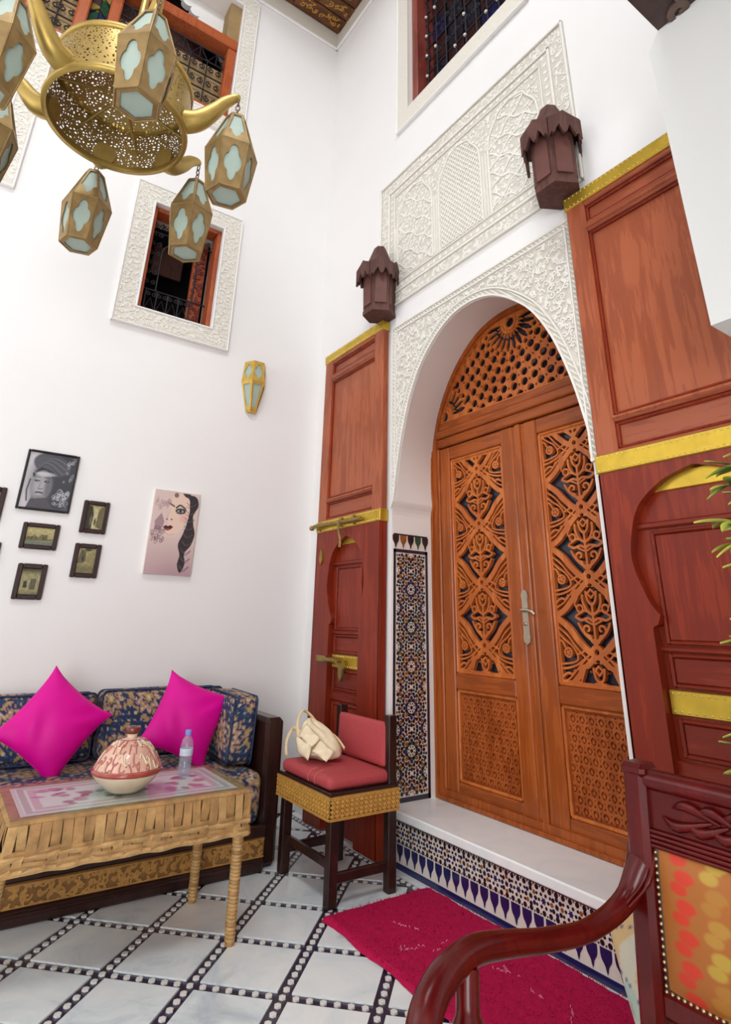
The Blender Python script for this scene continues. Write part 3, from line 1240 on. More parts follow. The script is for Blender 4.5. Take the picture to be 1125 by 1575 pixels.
# stucco panel above the door --------------------------------------------------
pn = root('trim_6', (0, -1.83, 4.0), 'carved ivory plaster panel with three blind arches above the door', None, None, 'structure')
P0, P1, Q0, Q1 = .916, 2.741, 3.39, 4.583
mb = MB(DW)
mb.box(P0, P1, Q0, Q1, 0, .008, 'stucco_ground')
mb.build('plaster_ground', pn)
mb = MB(DW)
for d, w, hh in ((0, .014, .022), (.108, .016, .018), (.185, .010, .016)):
    for a in ((P0 + d, P1 - d, Q0 + d, Q0 + d + w), (P0 + d, P1 - d, Q1 - d - w, Q1 - d), (P0 + d, P0 + d + w, Q0 + d, Q1 - d), (P1 - d - w, P1 - d, Q0 + d, Q1 - d)):
        mb.box(a[0], a[1], a[2], a[3], .008, hh, 'stucco_relief', .003)
mb.build('border_ribs', pn)
cv = Canvas(P0, P1, Q0, Q1, .0062)
RR = cv.rectfield(P0, P1, Q0, Q1)
arabesque(cv, np.minimum(RR - .022, .1 - RR), .05, .008, .014, .026, RNG)
g = cv.F.copy()
cv.F[:] = -1
for u in np.arange(P0 + .16, P1 - .13, .06):
    for v in (Q0 + .152, Q1 - .152):
        cv.disc(u, v, .014); cv.disc(u + .03, v, .006)
for v in np.arange(Q0 + .2, Q1 - .18, .06):
    for u in (P0 + .152, P1 - .152):
        cv.disc(u, v, .014); cv.disc(u, v + .03, .006)
cv.F = np.maximum(cv.F, g)
mb = MB(DW)
cv.mesh(mb, .008, .0105, 'stucco_relief')
mb.build('carved_border', pn, kind='stuff')
B0, B1, D0, D1 = P0 + .215, P1 - .215, Q0 + .2, Q1 - .205
bw = (B1 - B0 - .10) / 3
bays = [B0 + k * (bw + .05) for k in range(3)]
cv.F[:] = -1
for b in bays:
    cc, top = b + bw / 2, D1 - .06
    sh = [(b + .012, D0), (b + .012, D1 - .3)]
    shp = np.vstack([sh, spline([(b + .012, D1 - .3), (b + .03, D1 - .2), (b + .09, D1 - .105), (cc - .1, D1 - .06), (cc, D1 - .028)], 6)])
    cv.stroke(shp, .011)
    cv.stroke([(2 * cc - x, y) for x, y in shp], .011)
    cv.stroke([(b - .012, D0), (b - .012, D1 - .3)], .008)
    cv.stroke([(2 * cc - b + .012, D0), (2 * cc - b + .012, D1 - .3)], .008)
mb = MB(DW)
cv.mesh(mb, .008, .017, 'stucco_relief')
mb.build('blind_arches', pn)
F0 = cv.F.copy()
cv.F[:] = -1


def bay_field(b):
    cc = b + bw / 2
    pts = [(b + .02, D0 + .004), (2 * cc - b - .02, D0 + .004)]
    r = spline([(b + .02, D1 - .3), (b + .04, D1 - .2), (b + .1, D1 - .115), (cc - .1, D1 - .07), (cc, D1 - .04)], 6)
    pts += [(2 * cc - x, y) for x, y in r] + [tuple(p) for p in r[::-1]]
    return cv.polyfield(pts)


X, Y = np.meshgrid(cv.x, cv.y, indexing='ij')
for k, b in enumerate(bays):
    f = bay_field(b)
    cc = b + bw / 2
    if k == 1:
        s = .034
        a1 = np.abs(((X + Y * .8) / s) % 1 - .5) * s
        a2 = np.abs(((X - Y * .8) / s) % 1 - .5) * s
        cv.F = np.maximum(cv.F, np.minimum(np.maximum(.0042 - a1, .0042 - a2), f))
    else:
        for q in range(-4, 9):
            for sg in (1, -1):
                t = np.linspace(0, 1, 30)
                uu = b + t * bw
                vv = D0 + q * .155 + (t if sg > 0 else 1 - t) * .31 + .012 * np.sin(t * 6 * PI)
                s2 = Canvas(cv.x[0], cv.x[-1], cv.y[0], cv.y[-1], .0062)
                s2.F[:] = -1
                s2.stroke(np.c_[uu, vv], .0105)
                cv.F = np.maximum(cv.F, np.minimum(s2.F, f))
mb = MB(DW)
cv.mesh(mb, .008, .0145, 'stucco_relief')
mb.build('lattice_ribs', pn, kind='stuff')
cv.F[:] = -1
fld = np.full(cv.F.shape, -1.0)
for k, b in enumerate(bays):
    if k != 1:
        fld = np.maximum(fld, bay_field(b))
gap = np.minimum(cv.rectfield(B0, B1, D1 - .28, D1), -np.maximum.reduce([bay_field(b) for b in bays]) - .02)
arabesque(cv, np.maximum(fld - .006, gap), .042, .007, .01, .02, RNG)
mb = MB(DW)
cv.mesh(mb, .008, .0110, 'stucco_relief')
mb.build('carved_scrolls', pn, kind='stuff')


# windows -----------------------------------------------------------------------
def stucco_frame(par, M, hole, w, name='plaster_frame', carved=True):
    a, b, c, d = hole
    mb = MB(M)
    for q in ((a - w, a, c - w, d + w), (b, b + w, c - w, d + w), (a, b, c - w, c), (a, b, d, d + w)):
        mb.box(q[0], q[1], q[2], q[3], 0, .026, 'stucco_band')
    o = mb.build(name, par)
    mb = MB(M)
    for q in ((a - w - .012, a - w, c - w - .012, d + w + .012), (b + w, b + w + .012, c - w - .012, d + w + .012),
              (a - w, b + w, c - w - .012, c - w), (a - w, b + w, d + w, d + w + .012),
              (a - .012, a + .004, c - .012, d + .012), (b - .004, b + .012, c - .012, d + .012), (a, b, c - .012, c + .004), (a, b, d - .004, d + .012)):
        mb.box(q[0], q[1], q[2], q[3], 0, .036, 'plaster_white', .004)
    mb.build('frame_edge', par)
    if carved:
        cv = Canvas(a - w, b + w, c - w, d + w, .0052)
        reg = np.minimum(cv.rectfield(a - w, b + w, c - w, d + w) - .008, -cv.rectfield(a, b, c, d) - .014)
        arabesque(cv, reg, .036, .0065, .009, .017, RNG)
        mb = MB(M)
        cv.mesh(mb, .026, .031, 'stucco_relief')
        mb.build('carved_scrolls', par, kind='stuff')


def wood_surround(par, M, hole, t, h0, h1, mat):
    a, b, c, d = hole
    for q in ((a, a + t, c, d), (b - t, b, c, d), (a + t, b - t, c, c + t), (a + t, b - t, d - t, d)):
        mb = MB(M)
        mb.box(q[0], q[1], q[2], q[3], h0, h1, mat, .008)
        mb.build('wood_rail', par)


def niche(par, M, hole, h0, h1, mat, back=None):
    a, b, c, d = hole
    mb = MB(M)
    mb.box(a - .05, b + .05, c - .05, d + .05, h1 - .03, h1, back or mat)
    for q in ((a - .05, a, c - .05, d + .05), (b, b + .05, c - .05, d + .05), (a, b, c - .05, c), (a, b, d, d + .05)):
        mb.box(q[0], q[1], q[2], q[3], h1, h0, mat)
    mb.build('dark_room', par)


def scroll_pair(mb, u, v, r, mat, h, t=.006, flip=1):
    for s in (-1, 1):
        P = spiral(u + s * r * 1.05, v, r, r * .25, 90 if s * flip > 0 else 90, -s * 1.4, 26)
        mb.tube([(x, y, h) for x, y in P], t, mat, 5)


w1 = root('window_1', (-1.3, 0, 3.8), 'small window with carved plaster frame and black iron grille', None, None, 'structure')
stucco_frame(w1, LW, W1, .145)
wood_surround(w1, LW, W1, .035, -.16, -.02, 'window_wood')
niche(w1, LW, W1, -.30, -.75, 'room_dark')
mb = MB(LW)
a, b, c, d = W1
for u in np.linspace(a + .07, b - .16, 5):
    mb.tube([(u, c + .03, -.12), (u, c + .25, -.12)], .006, 'iron', 5)
for v in (c + .05, c + .25):
    mb.tube([(a + .03, v, -.12), (b - .03, v, -.12)], .007, 'iron', 5)
us = np.linspace(a + .07, b - .16, 5)
for q, r in zip(us[:-1], us[1:]):
    mb.tube([(q, c + .06, -.12), ((q + r) / 2, c + .18, -.12), (r, c + .06, -.12)], .005, 'iron', 5)
    scroll_pair(mb, (q + r) / 2, c + .215, .02, 'iron', -.12, .004)
for v in np.linspace(c + .32, d - .1, 7):
    scroll_pair(mb, a + .085, v, .022, 'iron', -.12, .004)
mb.tube([(a + .14, c + .25, -.12), (a + .14, d - .36, -.12)], .007, 'iron', 5)
mb.tube([(x, y, -.12) for x, y in arc(a + .285, d - .36, .145, 180, 0, 18)], .007, 'iron', 5)
mb.tube([(a + .43, c + .25, -.12), (a + .43, d - .36, -.12)], .007, 'iron', 5)
mb.tube([(a + .03, d - .17, -.12), (b - .03, d - .17, -.12)], .006, 'iron', 5)
for u in np.linspace(a + .1, b - .1, 5):
    scroll_pair(mb, u, d - .11, .022, 'iron', -.12, .004)
mb.build('iron_grille', w1)
mb = MB(LW)
mb.box(b - .15, b - .04, c + .04, d - .04, -.26, -.22, 'window_wood', .006)
cv = Canvas(b - .145, b - .045, c + .06, d - .06, .006)
arabesque(cv, cv.rectfield(b - .14, b - .05, c + .07, d - .07), .05, .009, .014, .024, RNG)
cv.mesh(mb, -.22, -.208, 'window_wood_red')
mb.build('carved_shutter', w1)
mb = MB(LW)
mb.box(a + .14, b - .17, d - .33, d - .05, -.5, -.47, 'lantern_wood', .006)
mb.build('inner_beam', w1)

w0 = root('window_2', (-2.95, 0, 4.6), 'window with carved plaster frame behind the hanging lanterns', None, None, 'structure')
stucco_frame(w0, LW, W0, .147)
wood_surround(w0, LW, W0, .06, -.14, -.01, 'window_wood')
niche(w0, LW, W0, -.30, -.6, 'room_dark')
mb = MB(LW)
a, b, c, d = W0
for u in np.linspace(a + .08, b - .08, 8):
    mb.tube([(u, c + .05, -.1), (u, d - .05, -.1)], .006, 'iron', 5)
for v in (c + .1, c + .35, c + .6, d - .1):
    mb.tube([(a + .04, v, -.1), (b - .04, v, -.1)], .006, 'iron', 5)
mb.build('iron_grille', w0)

wu = root('window_3', (-2.2, 0, 6.2), 'wide gallery opening with red wood rails and iron balustrade', None, None, 'structure')
stucco_frame(wu, LW, UW, .15)
a, b, c, d = UW
TR = 6.43
for q in ((a, b, c, c + .085, .0), (a, b, TR - .06, TR + .055, .02), (b - .085, b, c + .085, TR - .06, .0), (a, a + .085, c + .085, TR - .06, .0),
          (-2.80, -2.70, c + .085, d, .0), (-2.46, -2.37, c + .085, d, .0), (-2.23, -2.14, c + .085, d, .0)):
    mb = MB(LW)
    mb.box(q[0], q[1], q[2], q[3], -.17, -.01 + q[4], 'window_wood', .012)
    mb.build('wood_rail', wu)
for k, v in enumerate(np.arange(c + .085, d - .08, .08)):
    for q, (x0, x1) in enumerate(((-2.37, -2.30), (-2.30, -2.23))):
        mb = MB(LW)
        mb.box(x0 + .002, x1 - .002, v + .002, v + .078, -.12, -.1, ('green_glass', 'blue_glass', 'amber_glass', 'green_glass', 'brown_glass')[(k * 2 + q) % 5], .002)
        mb.build('glass_pane', wu)
mb = MB(LW)
for v in np.arange(c + .2, d, .16):
    mb.tube([(-2.37, v, -.09), (-2.30, v + .08, -.09), (-2.23, v, -.09)], .006, 'iron', 5)
mb.build('glazing_bars', wu)
mb = MB(LW)
mb.box(-2.14, b - .02, c + .05, TR - .31, -.13, -.11, 'room_tan')
mb.box(a, -2.46, c + .05, TR - .05, -.13, -.11, 'room_tan')
mb.build('tan_panel', wu)
niche(wu, LW, UW, -.33, -.95, 'room_dark')
mb = MB(LW)
for (x0, x1) in ((-2.14, b - .085), (a + .085, -2.80), (-2.70, -2.46)):
    wd_ = x1 - x0
    n = max(1, int(round(wd_ / .15)))
    for v in (c + .12, c + .30, c + .48, c + .66, c + .80):
        mb.tube([(x0, v, -.08), (x1, v, -.08)], .008, 'iron', 5)
    for k in range(n):
        u0, u1 = x0 + wd_ * k / n, x0 + wd_ * (k + 1) / n
        um = (u0 + u1) / 2
        for v in (c + .21, c + .39, c + .57):
            scroll_pair(mb, um, v, .032, 'iron', -.08, .006)
            mb.tube([(u0, v - .09, -.08), (u0, v + .09, -.08)], .006, 'iron', 5)
        mb.tube([(u0, c + .66, -.08), (um, c + .80, -.08), (u1, c + .66, -.08)], .006, 'iron', 5)
        mb.tube([(um, c + .66, -.08), (um, c + .80, -.08)], .006, 'iron', 5)
mb.build('iron_balustrade', wu)
# scalloped plaster arch in the upper part of the opening
mb = MB(LW)
sc_ = [(b, TR), (b, d), (-1.9, d), (-1.72, d - .05)]
for k in range(5):
    x0 = -1.62 + k * .085
    sc_ += [tuple(p) for p in arc(x0 + .02, d - .08 - k * .075, .055, 150, 330, 7)]
sc_ += [(b - .10, TR + .12), (b - .10, TR)]
mb.prism(sc_, -.26, -.2, 'plaster_white')
mb.build('scalloped_arch', wu)
mb = MB(LW)
mb.box(b - .12, b, TR, d, -.2, -.02, 'room_tan')
mb.build('arch_side', wu)
mb = MB(LW)
mb.box(a + .1, -1.3, TR + .05, d, -.60, -.55, 'lantern_wood')
mb.build('inner_shutter', wu)

w4 = root('window_4', (0, -1.83, 6.0), 'high window with stained glass behind a wrought iron grille', None, None, 'structure')
a, b, c, d = TW
mb = MB(DW)
for q in ((a - .135, a, c - .165, d + .1), (b, b + .135, c - .165, d + .1), (a, b, c - .165, c), (a, b, d, d + .1)):
    mb.box(q[0], q[1], q[2], q[3], 0, .02, 'stucco_band')
mb.box(a - .150, a - .135, c - .18, d + .1, 0, .03, 'plaster_white', .004)
mb.box(b + .135, b + .150, c - .18, d + .1, 0, .03, 'plaster_white', .004)
mb.box(a - .135, b + .135, c - .18, c - .165, 0, .03, 'plaster_white', .004)
mb.build('plaster_frame', w4)
wood_surround(w4, DW, TW, .07, -.26, -.03, 'window_wood_red')
niche(w4, DW, (a, b, c, d), -.37, -.55, 'room_dark')
k = 0
for i, u in enumerate(np.linspace(a + .07, b - .07, 6)[:-1]):
    for j, v in enumerate(np.arange(c + .07, d - .1, .25)):
        mb = MB(DW)
        mb.box(u + .006, u + (b - a - .14) / 5 - .006, v + .006, v + .244, -.22, -.212, ('brown_glass', 'dark_glass', 'brown_glass', 'blue_glass', 'brown_glass', 'dark_glass', 'dark_glass')[(i * 3 + j) % 7], .002)
        mb.build('glass_pane', w4)
mb = MB(DW)
for u in np.linspace(a + .09, b - .09, 9):
    mb.tube([(u, c + .05, -.14), (u, d, -.14)], .008, 'iron', 5)
    for v in np.arange(c + .12, d - .1, .24):
        if RNG.rand() < .62:
            continue
        mb.lathe([(0, -.016), (.011, -.011), (.016, 0), (.011, .011), (0, .016)], 'tile_ivory', 8, M=DW @ Matrix.Translation((u, v, -.125)))
for v in np.arange(c + .1, d - .1, .30):
    mb.tube([(a + .05, v, -.14), (b - .05, v, -.14)], .008, 'iron', 5)
    for u in np.linspace(a + .15, b - .15, 8):
        scroll_pair(mb, u, v + .15, .03, 'iron', -.14, .006)
mb.build('iron_grille', w4)

# white block of the gallery pier that cuts across the right door leaf -----------
BD = .45
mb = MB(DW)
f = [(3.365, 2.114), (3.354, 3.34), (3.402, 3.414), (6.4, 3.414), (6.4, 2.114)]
mb.prism(f[::-1], .085, BD, 'plaster_pier_shaded')
mb.box(3.402, 6.4, 3.30, 3.414, 0, .085, 'plaster_pier_shaded')
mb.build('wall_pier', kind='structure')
sf = root('ceiling_gallery', (-.6, -4.2, 3.42), 'dark carved wooden soffit of the gallery above the white pier', None, None, 'structure')
mb = MB()
mb.box(-2.5, 0, -6.4, -3.402, 3.414, 3.62, 'dark_soffit', .004)  # lengthened unseen beyond the view to shade the pier
mb.build('soffit_board', sf)
cv = Canvas(-1.2, -BD, -4.4, -3.402, .008)
arabesque(cv, cv.rectfield(-1.19, -BD, -4.4, -3.415), .13, .026, .03, .06, RNG)
mb = MB(Matrix(((1, 0, 0, 0), (0, 1, 0, 0), (0, 0, -1, 0), (0, 0, 0, 1))))
cv.mesh(mb, -3.415, -3.402, 'dark_soffit_relief')
mb.build('carved_scrolls', sf, kind='stuff')
# ------------------------------------------------------------ the arched double door
dr = root('door_1', (.36, -UC, .264), 'carved double door under a pierced fanlight in the horseshoe arch', None, None, 'structure')
DT = Matrix.Translation((0, 0, -RD))
DM = DW @ DT                                    # h = 0 at the front face of the door frame
VS = .264
cv = Canvas(J0 - .03, J1 + .07, VS, 3.2, .006)
outer = [(J0 + .002, VS)] + [(u, v) for u, v in LEFTB[1:]] + [(u, v) for u, v in RIGHTB[::-1][:-1]] + [(J1 - .002, VS)]
OA = cv.polyfield(outer) - .003
inner = OA - .055
cv.F = np.minimum(OA, -inner)
cv.clip(cv.rectfield(J0 - .03, J1 + .06, VS, 3.2))
mb = MB(DM)
cv.mesh(mb, -.09, 0, 'door_wood')
cv.F = np.minimum(OA, -(OA - .02))
cv.mesh(mb, 0, .012, 'door_wood')
mb.build('arched_frame', dr)
# transom
for v0, v1, h in ((2.355, 2.42, -.012), (2.42, 2.475, .004), (2.475, 2.53, -.012)):
    mb = MB(DM)
    hw = np.interp((v0 + v1) / 2, [x[0] for x in HWB], [x[1] for x in HWB]) - .03
    mb.box(UC - hw, UC + hw, v0, v1, -.08, h, 'door_wood_across', .007)
    mb.build('transom_rail', dr)
# fanlight ---------------------------------------------------------------------
cv = Canvas(J0 - .02, J1 + .07, 2.5, 3.2, .0042)
OA2 = cv.polyfield(outer) - .05
plate = np.minimum(OA2, cv.rectfield(J0 - .02, J1 + .07, 2.525, 3.2))
cv.F = plate.copy()
cut = Canvas(J0 - .02, J1 + .07, 2.5, 3.2, .0042)
foci = [(UC, 3.055, 180, 360), (1.215, 2.572, 0, 90), (2 * UC - 1.215, 2.572, 90, 180)]
for fx, fy, a0, a1 in foci:
    cut.disc(fx, fy, .034)
    n = 11 if a1 - a0 > 100 else 5
    for k in range(n + 1):
        t = math.radians(a0 + (a1 - a0) * k / n) if n == 11 else math.radians(a0 + 5 + (a1 - a0 - 10) * k / n)
        p = lambda r: (fx + r * math.cos(t), fy + r * math.sin(t))
        cut.stroke([p(.085), p(.115)], .010, w1=.030)
        cut.stroke([p(.115), p(.172)], .032)
        cut.stroke([p(.172), p(.196)], .032, w1=.008)
        t += math.radians((a1 - a0) / n / 2)
        cut.disc(*p(.060), .0055)
        cut.disc(*p(.216), .017)
# rings of octagon holes round the upper sun, small stars between them
ring, r = 0, .262
while r < .86:
    n = int(PI * r / .082)
    for k in range(n + 1):
        t = PI + PI * (k + (.5 if ring % 2 else 0)) / n
        u, v = foci[0][0] + r * math.cos(t), foci[0][1] + r * math.sin(t)
        if all(math.hypot(u - f_[0], v - f_[1]) > .235 for f_ in foci):
            cut.poly([(u + .0275 * math.cos(PI / 8 + q * PI / 4 + t), v + .0275 * math.sin(PI / 8 + q * PI / 4 + t)) for q in range(8)])
        t += PI / n / 2
        u, v = foci[0][0] + (r + .004) * math.cos(t), foci[0][1] + (r + .004) * math.sin(t)
        if all(math.hypot(u - f_[0], v - f_[1]) > .22 for f_ in foci):
            for q in (0, PI / 2):
                cut.stroke([(u + .010 * math.cos(q + t), v + .010 * math.sin(q + t)), (u - .010 * math.cos(q + t), v - .010 * math.sin(q + t))], .0055)
    ring += 1
    r += .064
cut.F = np.minimum(cut.F, plate - .014)
cv.F = np.minimum(cv.F, -cut.F)
mb = MB(DM)
cv.mesh(mb, -.036, -.020, 'door_lattice')
mb.build('fanlight_screen', dr)
cv.F = np.minimum(OA2, cv.rectfield(J0 - .02, J1 + .07, 2.5, 3.2))
mb = MB(DM)
cv.mesh(mb, -.06, -.05, 'dark_glass')
mb.build('fanlight_glass', dr)
mb = MB(DM)
mb.box(J0, J1, VS - .02, 3.2, -.16, -.12, 'gap_dark')
mb.build('dark_backing', dr)


# pierced screen of one leaf: an ogee net of ribbons with palmettes --------------
def screen(W, H):
    cv = Canvas(-W / 2 - .012, W / 2 + .012, 0, H, .0026)
    P = .352
    hw = W / 2

    def both(pts, w, w1=None):
        cv.stroke(pts, w, w1=w1)
        cv.stroke([(-x, y) for x, y in pts], w, w1=w1)
    for q in range(-1, 5):
        y0 = H - .105 - q * P                                # ribbon crossing on the axis
        rb = spline([(0, y0), (.05, y0 + .018), (.105, y0 + .068), (.15, y0 + .12), (hw + .01, y0 + P / 2 + .004)], 7)
        both(rb, .030)
        rb2 = spline([(hw + .01, y0 + P / 2 - .004), (.165, y0 + P / 2 + .03), (.115, y0 + P / 2 + .075), (.06, y0 + P - .05), (0, y0 + P)], 7)
        both(rb2, .028)
        both(np.asarray(rb2) + (.0, .036), .008)
        both(np.asarray(rb) + (.012, -.036), .008)
        cv.disc(0, y0 + .012, .034)
        both([(0, y0 + .045), (.02, y0 + .062), (.03, y0 + .085)], .012)
        cv.stroke([(0, y0 + .05), (0, y0 + .155)], .012)
        both(spiral(.040, y0 + .115, .028, .008, -100, .95, 18), .0105)
        both(spline([(0, y0 + .062), (.03, y0 + .072), (.066, y0 + .105), (.088, y0 + .142)], 6), .012)
        both(spline([(0, y0 + .152), (.03, y0 + .166), (.07, y0 + .158), (.10, y0 + .172)], 6), .0125)
        both([(0, y0 + .135), (.045, y0 + .156)], .009)
        both(spline([(0, y0 + .182), (.03, y0 + .2), (.05, y0 + .24), (.052, y0 + .275)], 6), .0125)
        both(spline([(0, y0 + .225), (.022, y0 + .25), (.030, y0 + .29)], 5), .0115)
        cv.stroke([(0, y0 + .16), (0, y0 + .235)], .012)
        both(arc(.072, y0 + .212, .0175, 0, 360, 14), .009)
        both([(.055, y0 + .198), (.098, y0 + .178)], .009)
        both(spline([(.09, y0 + .215), (.10, y0 + .235), (.082, y0 + .262)], 5), .009)
        both([(.03, y0 + .198), (.058, y0 + .205)], .009)
        # half motifs along the edges
        ye = y0
        both(arc(.165, ye + .005, .021, 0, 360, 16), .0095)
        for k in range(5):
            t = 2 * PI * k / 5
            both([(.165, ye + .005), (.165 + .014 * math.cos(t), ye + .005 + .014 * math.sin(t))], .007)
        both(spline([(hw, ye + .1), (.178, ye + .062), (.13, ye + .028), (.11, ye - .02), (.14, ye - .04), (hw, ye - .052)], 6), .0095)
        both(spline([(hw, ye - .072), (.17, ye - .066), (.12, ye - .05), (.07, ye - .02)], 6), .0105)
        both(spline([(hw, ye - .115), (.18, ye - .09), (.15, ye - .095), (.135, ye - .075)], 6), .011)
        both([(.075, ye + .012), (.11, ye - .002)], .010)
        both(spline([(hw, ye + .062), (.195, ye + .055), (.182, ye + .03)], 5), .010)
        both(spline([(.03, ye - .03), (.052, ye - .05), (.085, ye - .052), (.11, ye - .075)], 5), .010)
        both([(.0, ye - .05), (.024, ye - .072)], .010)
        both([(.0, ye - .09), (.03, ye - .06)], .009)
    for q in range(-1, 5):
        y0 = H - .105 - q * P
        cv.disc(0, y0 + .012, .013, cut=True)
    f = cv.rectfield(-hw, hw, 0.006, H - .006)
    cv.clip(f + .012)
    cv.F = np.maximum(cv.F, np.minimum(.011 - np.abs(f), 1))
    # arched foot of the screen
    for s in (-1, 1):
        cv.poly([(s * .03, .012), (s * .10, .012), (s * .072, .072), (s * .055, .078)], cut=True)
    return cv


LEAFW = .66
SCW, SCH = .44, 1.30
scr = screen(SCW, SCH)
ZERO = (0, 0, 0)


def carved_panel(mb, u0, u1, v0, v1, h0):
    cv = Canvas(u0, u1, v0, v1, .003)
    f = cv.rectfield(u0 + .012, u1 - .012, v0 + .012, v1 - .012)
    row, v = 0, v0 + .03
    while v < v1 + .03:
        u = u0 + .02 + (.026 if row % 2 else 0)
        while u < u1 + .02:
            cv.stroke(arc(u, v, .020, -35, 215, 14), .0115)
            cv.disc(u, v - .004, .0085)
            cv.stroke([(u - .017, v - .012), (u, v - .026), (u + .017, v - .012)], .008)
            u += .052
        v += .042
        row += 1
    cv.clip(f)
    mb.box(u0, u1, v0, v1, h0 - .02, h0, 'door_carving')
    cv.mesh(mb, h0, h0 + .011, 'door_carving')


def door_leaf(uc, first=None):
    """leaf centred on u = uc, built in door wall coordinates"""
    L = {}
    v0, v1 = .285, 2.345
    a, b = uc - LEAFW / 2, uc + LEAFW / 2
    lf = MB(DM)
    lf.box(a, b, v0, v1, -.075, -.066, 'dark_glass')
    leaf = lf.build('door_leaf', dr)
    s = .095
    for q in ((a, a + s), (b - s, b)):
        mb = MB(DM); mb.box(q[0], q[1], v0, v1, -.066, -.014, 'door_wood', .007); mb.build('stile', leaf)
    for q in ((v0, v0 + .085), (.845, .93), (2.255, v1)):
        mb = MB(DM); mb.box(a + s, b - s, q[0], q[1], -.066, -.016, 'door_wood_across', .007); mb.build('rail', leaf)
    mb = MB(DM)
    for q in ((a + s, a + s + .016, .93, 2.255), (b - s - .016, b - s, .93, 2.255), (a + s, b - s, .93, .946), (a + s, b - s, 2.239, 2.255),
              (a + s, a + s + .016, .37, .845), (b - s - .016, b - s, .37, .845), (a + s, b - s, .37, .386), (a + s, b - s, .829, .845)):
        mb.box(q[0], q[1], q[2], q[3], -.06, -.024, 'door_lattice', .005)
    mb.build('moulding', leaf)
    if first is None:
        mb = MB(DM @ Matrix.Translation((uc, .942, 0)))
        scr.mesh(mb, -.058, -.034, 'door_lattice')
        L['lattice'] = mb.build('lattice_screen', leaf)
        mb = MB(DM)
        carved_panel(mb, a + s + .014, b - s - .014, .384, .831, -.045)
        L['panel'] = mb.build('carved_panel', leaf)
    else:
        for k in ('lattice', 'panel'):
            o = first[k].copy()
            COL.objects.link(o)
            o.parent = leaf
            o.location = (0, -(uc - first['uc']), 0)
            L[k] = o
    L['leaf'], L['uc'] = leaf, uc
    return L


UL, UR = 1.487, 2.233
LF = door_leaf(UL)
RF = door_leaf(UR, LF)
mb = MB(DM)
mb.box(UL + LEAFW / 2, UR - LEAFW / 2, .285, 2.345, -.066, -.018, 'door_wood', .006)
mb.box(UL + LEAFW / 2 + .03, UR - LEAFW / 2 - .018, .285, 2.345, -.02, -.004, 'door_wood', .006)
mb.build('meeting_stile', dr)
for s, u in ((0, UL - LEAFW / 2 - .03), (1, UR + LEAFW / 2 + .03)):
    mb = MB(DM)
    mb.box(u - .03, u + .03, .266, 2.35, -.07, -.006, 'door_wood', .006)
    mb.build('door_post', dr)
# handle
hp = MB(DM @ Matrix.Translation((1.842, 0, 0)))
pl = [(-.02, 1.125), (-.024, 1.15), (-.02, 1.17), (-.02, 1.34), (-.024, 1.36), (-.016, 1.385), (0, 1.392), (.016, 1.385), (.024, 1.36), (.02, 1.34), (.02, 1.17), (.024, 1.15), (.02, 1.125), (0, 1.112)]
hp.prism(pl[::-1], -.004, .006, 'steel')
h_ = hp.build('handle_plate', dr)
mb = MB(DM @ Matrix.Translation((1.842, 0, 0)))
mb.tube([(0, 1.283, 0), (0, 1.283, .04)], .009, 'steel', 8)
mb.tube(spline([(0, 1.283, .04), (.03, 1.286, .043), (.07, 1.278, .04), (.088, 1.262, .036)], 4), [.009] * 4 + [.008] * 4 + [.009] * 5, 'steel', 8)
mb.build('lever', h_)
mb = MB(DM @ Matrix.Translation((1.842, 0, 0)))
mb.lathe([(0, 0), (.011, 0), (.011, .012), (0, .012)], 'steel', 10, M=DM @ Matrix.Translation((1.842, 1.215, .0)))
mb.build('lock_cylinder', h_)


